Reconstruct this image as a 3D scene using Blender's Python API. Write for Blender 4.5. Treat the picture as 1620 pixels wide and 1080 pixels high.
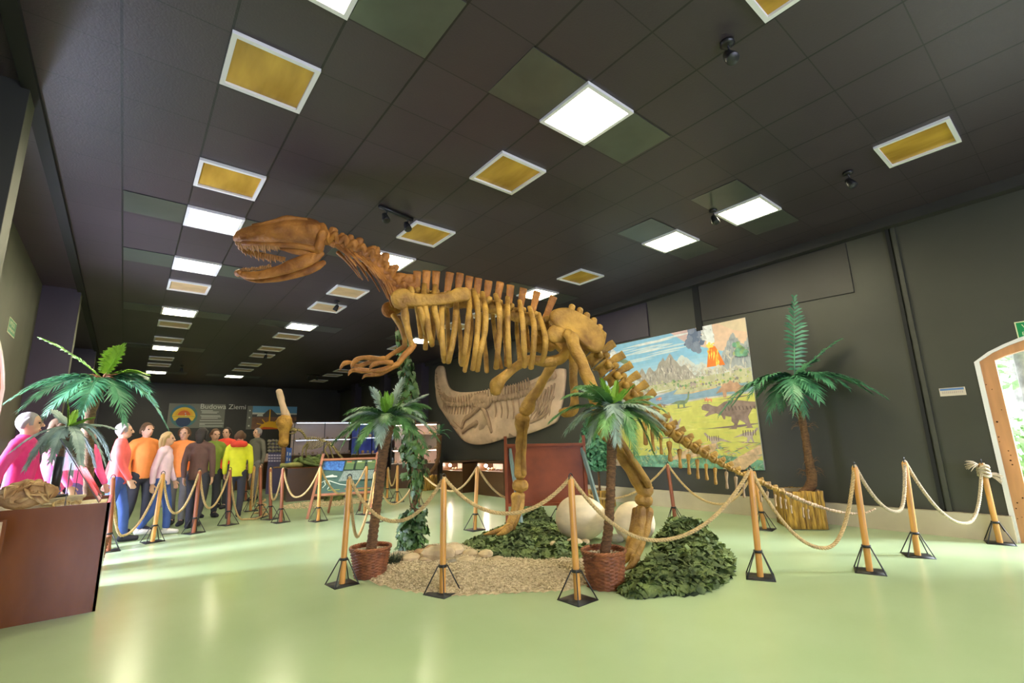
import bpy, math, random
from mathutils import Vector as V, Matrix, noise
random.seed(7)
S = bpy.context.scene
COL = S.collection
PI = math.pi
for o in list(bpy.data.objects):
    bpy.data.objects.remove(o)

# ------------------------------------------------------------------ camera, world, daylight, exposure
EYE = 1.36
FOC, YAW, PIT, ROL = 745.8, math.radians(39.05), math.radians(11.70), math.radians(-1.61)
fw = V((math.sin(YAW)*math.cos(PIT), math.cos(YAW)*math.cos(PIT), math.sin(PIT)))
r0 = V((math.cos(YAW), -math.sin(YAW), 0)); u0 = r0.cross(fw)
RT = r0*math.cos(ROL) + u0*math.sin(ROL)
UP = u0*math.cos(ROL) - r0*math.sin(ROL)
cam = bpy.data.cameras.new('camera'); cam.sensor_width = 36; cam.lens = FOC*36/1620
cam.clip_start = .05; cam.clip_end = 300
co = bpy.data.objects.new('camera', cam); COL.objects.link(co)
m = Matrix((RT, UP, -fw)).transposed().to_4x4(); m.translation = V((0, 0, EYE)); co.matrix_world = m
S.camera = co

W = bpy.data.worlds.new('sky'); S.world = W; W.use_nodes = True
bg = W.node_tree.nodes['Background']; bg.inputs[0].default_value = (.80, .90, 1, 1); bg.inputs[1].default_value = 3.2
S.view_settings.view_transform = 'Standard'; S.view_settings.look = 'None'
S.view_settings.exposure = 0.45; S.view_settings.gamma = 1; S.view_settings.use_curve_mapping = False
S.cycles.use_denoising = True; S.cycles.max_bounces = 8; S.cycles.diffuse_bounces = 4
S.cycles.glossy_bounces = 4; S.cycles.transmission_bounces = 6; S.cycles.sample_clamp_indirect = 6
S.cycles.caustics_reflective = False; S.cycles.caustics_refractive = False

LAMP = 42.0           # brightness of the lit ceiling panels
def area(name, loc, target, sx, sy, power, col):
    l = bpy.data.lights.new(name, 'AREA'); l.shape = 'RECTANGLE'; l.size = sx; l.size_y = sy; l.energy = power; l.color = col
    o = bpy.data.objects.new(name, l); COL.objects.link(o); o.location = loc
    o.rotation_euler = (V(target)-V(loc)).to_track_quat('-Z', 'Y').to_euler(); return o
# daylight outside the openings of the hall
area('daylight_left_door', (-8.2, 8.3, 4.6), (1.0, 7.8, 0), 2.6, 2.0, 3600, (.76, .83, 1))
area('daylight_right_door', (12.6, -5.6, 4.2), (6.5, 2.3, 0), 2.4, 2.0, 3200, (.84, .90, 1))
area('daylight_back_window', (1.0, -6.9, 1.9), (.4, 2.0, 3.4), 6.0, 2.6, 560, (.66, .68, 1))
area('bounce_fill_left', (-2.5, 8.6, .6), (1.2, 5.5, 4.2), 2.0, 1.0, 320, (.62, .66, 1))  # added area light aimed up, stands for ground bounce to blue the ceiling

# ------------------------------------------------------------------ places: where a line of sight meets the floor, a wall, the ceiling
def ray(x, y): return RT*(x-810) + UP*(540-y) + fw*FOC
E0 = V((0, 0, EYE))
def fl(x, y, z=0):
    d = ray(x, y); return E0 + d*((z-EYE)/d.z)
def onx(x, y, X=8.35):
    d = ray(x, y); return E0 + d*(X/d.x)
def ony(x, y, Y=24.3):
    d = ray(x, y); return E0 + d*(Y/d.y)
CZ, CS = 4.36, -.0125
def cz(y): return CZ + CS*y
def ce(x, y):
    d = ray(x, y); return E0 + d*((CZ-EYE)/(d.z - CS*d.y))
def pln(x, y, P, n):
    d = ray(x, y); n = V(n); return E0 + d*(n.dot(V(P)-E0)/n.dot(d))
def zat(x, y, P):
    d = ray(x, y); return EYE + d.z*math.hypot(P[0], P[1])/math.hypot(d.x, d.y)
def atd(x, y, dist):
    d = ray(x, y); return E0 + d*(dist/math.hypot(d.x, d.y))

# ------------------------------------------------------------------ materials
def pbr(name, col, rough=.6, var=.0, scale=6., col2=None, bump=0., bscale=None, metal=0., stretch=None, spec=None, detail=4.):
    M = bpy.data.materials.new(name); M.use_nodes = True; N = M.node_tree.nodes; L = M.node_tree.links
    b = N['Principled BSDF']; b.inputs['Base Color'].default_value = (*col, 1); b.inputs['Roughness'].default_value = rough
    b.inputs['Metallic'].default_value = metal
    if spec is not None: b.inputs['Specular IOR Level'].default_value = spec
    tc = N.new('ShaderNodeTexCoord'); src = tc.outputs['Object']
    if stretch:
        mp = N.new('ShaderNodeMapping'); mp.inputs['Scale'].default_value = stretch; L.new(src, mp.inputs[0]); src = mp.outputs[0]
    if var or col2:
        nz = N.new('ShaderNodeTexNoise'); nz.inputs['Scale'].default_value = scale; nz.inputs['Detail'].default_value = detail; L.new(src, nz.inputs['Vector'])
        rp = N.new('ShaderNodeValToRGB'); L.new(nz.outputs['Fac'], rp.inputs[0])
        c1 = tuple(max(0, c*(1-var)) for c in col); c2 = col2 or tuple(min(1, c*(1+var)) for c in col)
        rp.color_ramp.elements[0].color = (*c1, 1); rp.color_ramp.elements[1].color = (*c2, 1)
        rp.color_ramp.elements[0].position = .32; rp.color_ramp.elements[1].position = .68
        L.new(rp.outputs[0], b.inputs['Base Color'])
    if bump:
        n2 = N.new('ShaderNodeTexNoise'); n2.inputs['Scale'].default_value = bscale or scale*3; n2.inputs['Detail'].default_value = 5; L.new(src, n2.inputs['Vector'])
        bp = N.new('ShaderNodeBump'); bp.inputs['Strength'].default_value = bump; bp.inputs['Distance'].default_value = .02
        L.new(n2.outputs['Fac'], bp.inputs['Height']); L.new(bp.outputs[0], b.inputs['Normal'])
    return M
def emit(name, col, s):
    M = bpy.data.materials.new(name); M.use_nodes = True; b = M.node_tree.nodes['Principled BSDF']
    b.inputs['Base Color'].default_value = (*col, 1); b.inputs['Emission Color'].default_value = (*col, 1); b.inputs['Emission Strength'].default_value = s
    return M
def glass(name, tint=(1, 1, 1), rough=.02):
    M = bpy.data.materials.new(name); M.use_nodes = True; N = M.node_tree.nodes; L = M.node_tree.links
    N.remove(N['Principled BSDF']); o = N['Material Output']
    t = N.new('ShaderNodeBsdfTransparent'); t.inputs[0].default_value = (*tint, 1)
    g = N.new('ShaderNodeBsdfGlossy'); g.inputs['Roughness'].default_value = rough
    lw = N.new('ShaderNodeLayerWeight'); pw = N.new('ShaderNodeMath'); pw.operation = 'POWER'; pw.inputs[1].default_value = 5; L.new(lw.outputs['Facing'], pw.inputs[0])
    f = N.new('ShaderNodeMapRange'); f.inputs[3].default_value = .03; f.inputs[4].default_value = .95; L.new(pw.outputs[0], f.inputs[0]); mx = N.new('ShaderNodeMixShader')
    L.new(f.outputs[0], mx.inputs[0]); L.new(t.outputs[0], mx.inputs[1]); L.new(g.outputs[0], mx.inputs[2]); L.new(mx.outputs[0], o.inputs[0])
    return M

M = {}
M['lamp'] = emit('lamp_diffuser', (1, .92, .62), LAMP)
M['amber'] = pbr('amber_diffuser', (.55, .29, .03), .25, .40, 3.2, col2=(.70, .42, .06), stretch=(1, .25, 1))
M['tan'] = pbr('tan_diffuser', (.62, .42, .22), .3, .12, 4)
M['white'] = pbr('white_paint', (.78, .76, .74), .45)
M['dark'] = pbr('black_metal', (.012, .012, .012), .4)
M['wall'] = pbr('dark_wall_paint', (.036, .033, .028), .5, .12, 1.2, bump=.05, bscale=30)
M['wallr'] = pbr('grey_green_wall_paint', (.048, .048, .036), .5, .12, 1.0, bump=.05, bscale=30)
M['walll'] = pbr('left_wall_paint', (.10, .105, .07), .55, .15, 1.4, bump=.05, bscale=30)
M['pierdark'] = pbr('black_green_pier', (.013, .013, .008), .6)
M['violet'] = pbr('violet_black_wall_paint', (.042, .032, .048), .5, .12, 1.2)
M['gap'] = pbr('black_gap', (.006, .006, .006), .7)
M['kerb'] = pbr('beige_plinth_render', (.50, .43, .30), .7, .07, 3)
M['wood'] = pbr('post_wood', (.62, .30, .07), .38, .22, 5, stretch=(3, 3, .4))
M['wood2'] = pbr('dark_post_wood', (.30, .09, .035), .35, .2, 5, stretch=(3, 3, .4))
M['pine'] = pbr('pine_frame', (.56, .27, .115), .45, .15, 5, stretch=(2, 2, .3))
M['redwood'] = pbr('mahogany_board', (.23, .050, .012), .5, .22, 3)
M['salmon'] = pbr('salmon_painted_wood', (.42, .16, .085), .45, .12, 5)
M['sage'] = pbr('grey_green_painted_wood', (.13, .19, .155), .5, .12, 5)
M['rope'] = pbr('hemp_rope', (.58, .41, .19), .85, .22, 60, bump=.5, bscale=220)
M['ropeold'] = pbr('pale_hemp_rope', (.55, .44, .29), .85, .22, 60, bump=.5, bscale=220)
M['bone'] = pbr('ochre_bone', (.31, .145, .020), .62, .30, 5, col2=(.54, .30, .050), bump=.8, bscale=26)
M['bone2'] = pbr('orange_bone', (.28, .095, .014), .62, .30, 5, col2=(.50, .205, .036), bump=.8, bscale=24)
M['bone3'] = pbr('grey_bone', (.36, .24, .13), .75, .3, 9, bump=.5, bscale=50)
M['tooth'] = pbr('brown_tooth', (.34, .16, .05), .5, .2, 20)
M['trunk'] = pbr('palm_trunk', (.17, .085, .035), .85, .4, 22, bump=.8, bscale=60, stretch=(1, 1, 3))
M['fibre'] = pbr('palm_fibre', (.22, .12, .05), .9, .4, 30)
M['leaf'] = pbr('palm_green', (.07, .23, .060), .45, .4, 5, col2=(.20, .43, .14))
M['leafd'] = pbr('palm_deep_green', (.03, .19, .085), .42, .4, 5, col2=(.12, .36, .18))
M['leafy'] = pbr('palm_young_green', (.20, .40, .035), .45, .3, 5)
M['leafg'] = pbr('palm_grey_green', (.24, .36, .28), .5, .3, 6, col2=(.44, .58, .50))
M['ivy'] = pbr('ivy_leaf', (.035, .10, .025), .45, .5, 4, col2=(.12, .24, .06))
M['camo'] = pbr('camouflage_leaf', (.045, .080, .016), .65, .4, 5, col2=(.19, .255, .075))
M['camod'] = pbr('camouflage_net', (.012, .024, .008), .85, .3, 9)
M['wicker'] = pbr('wicker', (.27, .090, .030), .55, .45, 18, bump=.3)
M['pebble'] = pbr('pebble', (.52, .40, .22), .8, .35, 25, col2=(.70, .58, .38))
M['rock'] = pbr('pale_rock', (.46, .34, .18), .85, .3, 5, col2=(.68, .53, .32), bump=.7, bscale=14)
M['egg'] = pbr('egg_plaster', (.66, .54, .34), .6, .14, 4, stretch=(1, 1, 2.4))
M['bark'] = pbr('yellow_bark', (.10, .045, .012), .8, .0, 9, col2=(.62, .36, .06), bump=.9, bscale=14, stretch=(3, 3, .45))
M['barkg'] = pbr('grey_bark', (.12, .06, .04), .8, .0, 9, col2=(.42, .25, .16), bump=.9, bscale=14, stretch=(3, 3, .45))
M['relief'] = pbr('relief_plaster', (.60, .42, .28), .85, .16, 2.2, bump=.9, bscale=7)
M['reliefd'] = pbr('relief_bones', (.40, .26, .16), .85, .2, 5, bump=.9, bscale=16)
M['plinth'] = pbr('dark_brown_laminate', (.07, .032, .012), .35, .15, 3)
M['case'] = pbr('mahogany_laminate', (.16, .050, .014), .2, .3, 3, stretch=(1, 1, .3), spec=.3)
M['sand'] = pbr('sand', (.62, .52, .30), .9, .15, 30)
M['glass'] = glass('clear_glass')
M['skin'] = pbr('skin', (.58, .33, .22), .5, .08, 10)
M['soil'] = pbr('gravel_top', (.48, .40, .30), .9, .4, 40)
# ------------------------------------------------------------------ mesh building
def crom(P, k):
    P = [V(p) for p in P]
    if len(P) < 3 or k <= 1: 
        if k <= 1: return P, [float(i) for i in range(len(P))]
        return [P[0].lerp(P[1], i/k) for i in range(k+1)], [i/k for i in range(k+1)]
    out, tt = [], []
    for i in range(len(P)-1):
        p0 = P[i-1] if i else P[0]*2-P[1]; p1, p2 = P[i], P[i+1]; p3 = P[i+2] if i+2 < len(P) else P[-1]*2-P[-2]
        for j in range(k):
            t = j/k
            out.append(.5*(2*p1+(p2-p0)*t+(2*p0-5*p1+4*p2-p3)*t*t+(3*p1-p0-3*p2+p3)*t**3)); tt.append(i+t)
    out.append(P[-1]); tt.append(len(P)-1.)
    return out, tt
WL = {}
class MB:
    def __init__(s): s.v = []; s.f = []; s.m = []
    def add(s, vs, fs, mi=0):
        o = len(s.v); s.v += [tuple(x) for x in vs]; s.f += [tuple(i+o for i in f) for f in fs]; s.m += [mi]*len(fs)
    def box(s, c, size, rz=0, mi=0, ax=None):
        c = V(c); hx, hy, hz = size[0]/2, size[1]/2, size[2]/2
        if ax is None: ax = (V((math.cos(rz), math.sin(rz), 0)), V((-math.sin(rz), math.cos(rz), 0)), V((0, 0, 1)))
        vs = [c+ax[0]*(hx*a)+ax[1]*(hy*b)+ax[2]*(hz*d) for d in (-1, 1) for a, b in ((-1, -1), (1, -1), (1, 1), (-1, 1))]
        s.add(vs, [(3, 2, 1, 0), (4, 5, 6, 7), (0, 1, 5, 4), (1, 2, 6, 5), (2, 3, 7, 6), (3, 0, 4, 7)], mi); return s
    def bar(s, a, b, w, h, mi=0, up=(0, 0, 1)):
        a, b = V(a), V(b); t = (b-a).normalized(); u = V(up)
        if abs(t.dot(u)) > .98: u = V((1, 0, 0))
        sd = t.cross(u).normalized(); u2 = sd.cross(t)
        return s.box((a+b)/2, ((b-a).length, w, h), mi=mi, ax=(t, sd, u2))
    def tube(s, P, R, n=10, k=4, ref=None, flat=1., cap=True, lump=0., ls=9., mi=0):
        pts, tt = crom(P, k)
        if not isinstance(R, (list, tuple)): R = [R]*len(P)
        rad = []
        for t in tt:
            i = min(int(t), len(R)-2) if len(R) > 1 else 0; f = t-i
            f = f*f*(3-2*f); rad.append(R[i]*(1-f)+R[min(i+1, len(R)-1)]*f)
        T = [(pts[min(i+1, len(pts)-1)]-pts[max(i-1, 0)]).normalized() for i in range(len(pts))]
        if cap:
            a, b = pts[0]-T[0]*rad[0]*.6, pts[-1]+T[-1]*rad[-1]*.6
            a1, b1 = pts[0]-T[0]*rad[0]*.38, pts[-1]+T[-1]*rad[-1]*.38
            pts = [a, a1]+pts+[b1, b]; rad = [rad[0]*.3, rad[0]*.75]+rad+[rad[-1]*.75, rad[-1]*.3]; T = [T[0]]*2+T+[T[-1]]*2
        x = V(ref) if ref is not None else (V((0, 0, 1)) if abs(T[0].z) < .9 else V((1, 0, 0)))
        vs, fs = [], []
        for p, t, r in zip(pts, T, rad):
            x = (x if ref is None else V(ref)); x = x-t*x.dot(t)
            x = x.normalized() if x.length > 1e-5 else t.orthogonal().normalized()
            y = t.cross(x)
            for j in range(n):
                a = 2*PI*j/n; rr = r
                q = x*math.cos(a)*flat+y*math.sin(a)
                if lump: rr = r*(1+lump*noise.noise((p+q*r)*ls))
                vs.append(p+q*rr)
        N = len(pts)
        for i in range(N-1):
            for j in range(n):
                fs.append((i*n+j, i*n+(j+1) % n, (i+1)*n+(j+1) % n, (i+1)*n+j))
        fs.append(tuple(reversed(range(n)))); fs.append(tuple(range((N-1)*n, N*n)))
        s.add(vs, fs, mi); return s
    def lathe(s, c, prof, n=24, axis=(0, 0, 1), mi=0, lump=0., ls=5.):
        c = V(c); a = V(axis).normalized(); x = a.orthogonal().normalized(); y = a.cross(x); vs, fs = [], []
        for r, z in prof:
            for j in range(n):
                q = 2*PI*j/n; p = c+a*z+(x*math.cos(q)+y*math.sin(q))*max(r, 1e-4)
                if lump: p = p+(p-c)*(lump*noise.noise(p*ls))
                vs.append(p)
        for i in range(len(prof)-1):
            for j in range(n): fs.append((i*n+j, i*n+(j+1) % n, (i+1)*n+(j+1) % n, (i+1)*n+j))
        if prof[0][0] > 1e-3: fs.append(tuple(reversed(range(n))))
        if prof[-1][0] > 1e-3: fs.append(tuple(range((len(prof)-1)*n, len(prof)*n)))
        s.add(vs, fs, mi); return s
    def ell(s, c, r, n=12, ax=None, lump=0., ls=4., mi=0):
        c = V(c); ax = ax or (V((1, 0, 0)), V((0, 1, 0)), V((0, 0, 1))); h = max(4, n//2+1); vs, fs = [], []
        for i in range(h+1):
            a = PI*i/h
            for j in range(n):
                q = 2*PI*j/n; d = ax[0]*(r[0]*math.sin(a)*math.cos(q))+ax[1]*(r[1]*math.sin(a)*math.sin(q))+ax[2]*(r[2]*math.cos(a))
                if lump: d = d*(1+lump*noise.noise((c+d)*ls))
                vs.append(c+d)
        for i in range(h):
            for j in range(n): fs.append((i*n+j, (i+1)*n+j, (i+1)*n+(j+1) % n, i*n+(j+1) % n))
        s.add(vs, fs, mi); return s
    def plate(s, O, nrm, th, mi=0, bulge=1.):
        """a rounded slab: outline O (3D), thickness 2*th along nrm"""
        O, _ = crom(list(map(V, O))+[V(O[0])], 3); O = O[:-1]; n = V(nrm).normalized(); c = sum(O, V())/len(O); N = len(O)
        rings = [(.0, 1, None), (.55, .985, None), (.9, .93, None), (1., .80, None), (bulge, .45, None)]
        vs, fs = [], []
        def ring(sc, off): vs.extend([c+(p-c)*sc+n*off for p in O])
        lay = [(r[1], r[0]*th) for r in rings]
        seq = [(a, -b) for a, b in reversed(lay)][:-1]+lay
        for sc, off in seq: ring(sc, off)
        for i in range(len(seq)-1):
            for j in range(N): fs.append((i*N+j, i*N+(j+1) % N, (i+1)*N+(j+1) % N, (i+1)*N+j))
        a = len(vs); vs.append(c-n*th*bulge); vs.append(c+n*th*bulge); l = (len(seq)-1)*N
        for j in range(N): fs.append((a, (j+1) % N, j)); fs.append((a+1, l+j, l+(j+1) % N))
        s.add(vs, fs, mi); return s
    def prism(s, O, d, mi=0):
        O = [V(p) for p in O]; d = V(d); N = len(O)
        s.add(O+[p+d for p in O], [tuple(reversed(range(N))), tuple(range(N, 2*N))]+[(j, (j+1) % N, N+(j+1) % N, N+j) for j in range(N)], mi); return s
    def quad(s, a, b, c, d, mi=0): s.add([a, b, c, d], [(0, 1, 2, 3)], mi); return s
    def poly(s, O, mi=0): s.add(O, [tuple(range(len(O)))], mi); return s
    def build(s, name, mat, parent=None, smooth=True, fix=True, auto=None):
        off = WL.get(parent.name, V()) if parent else V()
        me = bpy.data.meshes.new(name); me.from_pydata([V(v)-off for v in s.v], [], s.f)
        for x in (mat if isinstance(mat, (list, tuple)) else [mat]): me.materials.append(M[x] if isinstance(x, str) else x)
        me.polygons.foreach_set('material_index', s.m)
        me.polygons.foreach_set('use_smooth', [smooth]*len(s.f))
        if fix:
            import bmesh
            b = bmesh.new(); b.from_mesh(me); bmesh.ops.recalc_face_normals(b, faces=b.faces); b.to_mesh(me); b.free()
        if smooth and auto: me.set_sharp_from_angle(angle=math.radians(auto))
        o = bpy.data.objects.new(name, me); COL.objects.link(o)
        if parent: o.parent = parent; WL[o.name] = off
        return o
def tag(o, label, cat, group=None, kind=None):
    o['label'] = label; o['category'] = cat
    if group: o['group'] = group
    if kind: o['kind'] = kind
    return o
def T(name, label, cat, loc=(0, 0, 0), group=None):
    o = bpy.data.objects.new(name, None); COL.objects.link(o); o.location = loc; o.empty_display_size = .1
    WL[o.name] = V(loc); return tag(o, label, cat, group)
def struct(o): o['kind'] = 'structure'; return o
def dup(r, loc, rz=0, label=None, group=None):
    c = r.copy(); COL.objects.link(c); c.location = loc; c.rotation_euler = (0, 0, rz); WL[c.name] = V(loc)
    if label: c['label'] = label
    if group: c['group'] = group
    for ch in list(r.children):
        d = ch.copy(); COL.objects.link(d); d.parent = c
        for g in list(ch.children):
            e = g.copy(); COL.objects.link(e); e.parent = d
    return c
def text(body, size, mat, parent, loc, ax, name='lettering', label=None, align='LEFT', off=.0006):
    """real lettering as a thin mesh; ax = (right, up, out)"""
    cu = bpy.data.curves.new('t', 'FONT'); cu.body = body; cu.size = size; cu.align_x = align; cu.extrude = off
    o = bpy.data.objects.new('t', cu); COL.objects.link(o)
    me = bpy.data.meshes.new_from_object(o.evaluated_get(bpy.context.evaluated_depsgraph_get()))
    bpy.data.objects.remove(o); mm = Matrix((ax[0], ax[1], ax[2])).transposed().to_4x4()
    mm.translation = V(loc)-(WL.get(parent.name, V()) if parent else V()); me.transform(mm)
    me.materials.clear(); me.materials.append(M[mat] if isinstance(mat, str) else mat)
    q = bpy.data.objects.new(name, me); COL.objects.link(q)
    if parent: q.parent = parent
    return q
ORD = ['first', 'second', 'third', 'fourth', 'fifth', 'sixth', 'seventh', 'eighth', 'ninth', 'tenth', 'eleventh', 'twelfth', 'thirteenth', 'fourteenth', 'fifteenth', 'sixteenth']

# ------------------------------------------------------------------ the hall
XR, XL, YB, YF = 8.35, -1.42, -6.0, 24.4
# floor: sealed green epoxy
fm = bpy.data.materials.new('green_epoxy_floor'); fm.use_nodes = True; N = fm.node_tree.nodes; L = fm.node_tree.links; b = N['Principled BSDF']
tc = N.new('ShaderNodeTexCoord'); n1 = N.new('ShaderNodeTexNoise'); n1.inputs['Scale'].default_value = .55; n1.inputs['Detail'].default_value = 6; L.new(tc.outputs['Object'], n1.inputs[0])
rp = N.new('ShaderNodeValToRGB'); L.new(n1.outputs[0], rp.inputs[0]); rp.color_ramp.elements[0].position = .3; rp.color_ramp.elements[1].position = .7
rp.color_ramp.elements[0].color = (.38, .50, .28, 1); rp.color_ramp.elements[1].color = (.45, .57, .35, 1); L.new(rp.outputs[0], b.inputs['Base Color'])
n2 = N.new('ShaderNodeTexNoise'); n2.inputs['Scale'].default_value = 3.; n2.inputs['Detail'].default_value = 8; L.new(tc.outputs['Object'], n2.inputs[0])
mr = N.new('ShaderNodeMapRange'); mr.inputs[3].default_value = .16; mr.inputs[4].default_value = .26; b.inputs['Specular IOR Level'].default_value = .36; L.new(n1.outputs[0], mr.inputs[0]); L.new(mr.outputs[0], b.inputs['Roughness'])
M['floor'] = fm
struct(MB().box((( XL+XR)/2, (YB+YF)/2, -.05), (XR-XL+.6, YF-YB+.6, .1)).build('floor', 'floor', smooth=False))
# ceiling: dark panels with open joints
cm = bpy.data.materials.new('dark_ceiling_panels'); cm.use_nodes = True; N = cm.node_tree.nodes; L = cm.node_tree.links; b = N['Principled BSDF']
tc = N.new('ShaderNodeTexCoord'); sp = N.new('ShaderNodeSeparateXYZ'); L.new(tc.outputs['Object'], sp.inputs[0])
def mth(op, a, bb=None):
    q = N.new('ShaderNodeMath'); q.operation = op
    for i, x in enumerate((a, bb)):
        if x is None: continue
        if isinstance(x, (int, float)): q.inputs[i].default_value = x
        else: L.new(x, q.inputs[i])
    return q.outputs[0]
def joint(src, off, pitch, w):
    return mth('LESS_THAN', mth('ABSOLUTE', mth('SUBTRACT', mth('FRACT', mth('DIVIDE', mth('SUBTRACT', src, off), pitch)), .5)), w/pitch/2)
# joints sit at off+pitch*(k+.5)
jx = joint(sp.outputs[0], .6, .622, .018); jy = joint(sp.outputs[1], 2.57, .622, .009)
jj = mth('MAXIMUM', jx, mth('MULTIPLY', jy, .75))
nz = N.new('ShaderNodeTexNoise'); nz.inputs['Scale'].default_value = 1.1; nz.inputs['Detail'].default_value = 5; L.new(tc.outputs['Object'], nz.inputs[0])
# each panel has its own slight tone
cx = mth('FLOOR', mth('ADD', mth('DIVIDE', mth('SUBTRACT', sp.outputs[0], .6), .622), .5)); cy = mth('FLOOR', mth('ADD', mth('DIVIDE', mth('SUBTRACT', sp.outputs[1], 2.57), .622), .5))
cb = N.new('ShaderNodeCombineXYZ'); L.new(cx, cb.inputs[0]); L.new(cy, cb.inputs[1]); wn = N.new('ShaderNodeTexWhiteNoise'); L.new(cb.outputs[0], wn.inputs[0])
fac = mth('ADD', mth('MULTIPLY', nz.outputs[0], .6), mth('MULTIPLY', wn.outputs[0], .35))
rp = N.new('ShaderNodeValToRGB'); L.new(fac, rp.inputs[0]); rp.color_ramp.elements[0].color = (.036, .026, .031, 1); rp.color_ramp.elements[1].color = (.058, .042, .050, 1)
mx = N.new('ShaderNodeMix'); mx.data_type = 'RGBA'; L.new(jj, mx.inputs[0]); L.new(rp.outputs[0], mx.inputs[6]); mx.inputs[7].default_value = (.006, .006, .006, 1); L.new(mx.outputs[2], b.inputs['Base Color'])
b.inputs['Roughness'].default_value = .42
n3 = N.new('ShaderNodeTexNoise'); n3.inputs['Scale'].default_value = 60; L.new(tc.outputs['Object'], n3.inputs[0])
bp = N.new('ShaderNodeBump'); bp.inputs['Strength'].default_value = .12; bp.inputs['Distance'].default_value = .01; L.new(n3.outputs[0], bp.inputs['Height']); L.new(bp.outputs[0], b.inputs['Normal'])
M['ceil'] = cm
struct(MB().prism([(XL-.3, YB-.3, cz(YB-.3)), (XR+.3, YB-.3, cz(YB-.3)), (XR+.3, YF+.3, cz(YF+.3)), (XL-.3, YF+.3, cz(YF+.3))], (0, 0, .12)).build('ceiling', 'ceil', smooth=False))
# perforated metal panels beside the lit lamps
pm = pbr('perforated_panel', (.11, .12, .105), .3, .1, 3, metal=.5)
N = pm.node_tree.nodes; L = pm.node_tree.links; b = N['Principled BSDF']; vo = N.new('ShaderNodeTexVoronoi'); vo.inputs['Scale'].default_value = 55; vo.inputs['Randomness'].default_value = 0
tc = N.new('ShaderNodeTexCoord'); L.new(tc.outputs['Object'], vo.inputs['Vector']); gt = N.new('ShaderNodeMath'); gt.operation = 'GREATER_THAN'; gt.inputs[1].default_value = .30; L.new(vo.outputs['Distance'], gt.inputs[0])
bb = N.new('ShaderNodeBump'); bb.inputs['Strength'].default_value = .6; bb.inputs['Distance'].default_value = .01; L.new(gt.outputs[0], bb.inputs['Height']); L.new(bb.outputs[0], b.inputs['Normal']); M['perf'] = pm

def arch(y0, y1, zs, zt, x, n=14):
    """arch points in the wall plane, y0->y1"""
    return [V((x, y0+(y1-y0)*i/n, zs+(zt-zs)*math.sin(PI*i/n)**.75)) for i in range(n+1)]
DR0, DR1, DRS, DRT = -1.05, .90, 2.16, 2.46      # right door
DL0, DL1, DLS, DLT = 6.85, 9.62, 2.25, 2.85      # left door
def wall_with_arch(name, x, t, y0, y1, d0, d1, zs, zt, mat):
    w = MB(); d = (t, 0, 0)
    for a, bq in ((y0, d0), (d1, y1)): w.prism([(x, a, 0), (x, bq, 0), (x, bq, cz(bq)+.05), (x, a, cz(a)+.05)], d)
    w.prism([(x, d0, cz(d0)+.05)]+[tuple(p) for p in arch(d0, d1, zs, zt, x)]+[(x, d1, cz(d1)+.05)], d)
    return struct(w.build(name, mat, smooth=False))
wall_with_arch('wall_right', XR, .25, YB, YF, DR0, DR1, DRS, DRT, 'wallr')
wall_with_arch('wall_left', XL, -.25, YB, YF, DL0, DL1, DLS, DLT, 'walll')
struct(MB().box(((XL+XR)/2, YF+.1, 2.2), (XR-XL, .2, 4.4)).build('wall_far', 'wall', smooth=False))
# back wall behind the photographer with a long window opening
w = MB(); w.box(((XL+XR)/2, YB-.1, .4), (XR-XL, .2, .8)); w.box(((XL+XR)/2, YB-.1, 4.05), (XR-XL, .2, .9))
w.box((-1.75, YB-.1, 2.2), (.7, .2, 4.4)); w.box((6.4, YB-.1, 2.2), (4.2, .2, 4.4)); struct(w.build('wall_back', 'wall', smooth=False))
w = MB()
for x in (-1.4, -.1, 1.2, 2.5, 3.8, 4.3): w.box((x, YB-.1, 2.2), (.07, .1, 2.8))
for z in (.83, 3.57): w.box((1.45, YB-.1, z), (5.7, .1, .07))
wb = struct(w.build('window_1', 'white', smooth=False))
w = MB(); w.box((1.45, YB-.1, 2.2), (5.7, .012, 2.75)); w.build('pane', 'glass', wb, smooth=False)
# low kerb along the right wall
struct(MB().box((XR-.045, 12.66, .15), (.09, 23.5, .30)).build('baseboard_right', 'kerb', smooth=False))
# left wall piers, edge beam and the bays
for i, y in enumerate((-1.4, 5.0, 11.2, 17.4, 23.4)):
    w = MB(); w.box(((XL-.92)/2, y+.15, 2.2), (.52, .28, 4.5)); o = struct(w.build('wall_left_pier', 'violet' if i > 1 else 'pierdark', smooth=False))
    w = MB(); w.box((-.915, y+.15, 2.2), (.012, .26, 4.46)); struct(w.build('trim_%d' % (i+1), 'walll', smooth=False))  # paler strip puts the light on the pier's room-side face into colour
w = MB(); w.prism([(-.96, YB, cz(YB)-.05), (-.86, YB, cz(YB)-.05), (-.86, YF, cz(YF)-.05), (-.96, YF, cz(YF)-.05)], (0, 0, .10)); struct(w.build('trim_6', 'gap', smooth=False))
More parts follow.
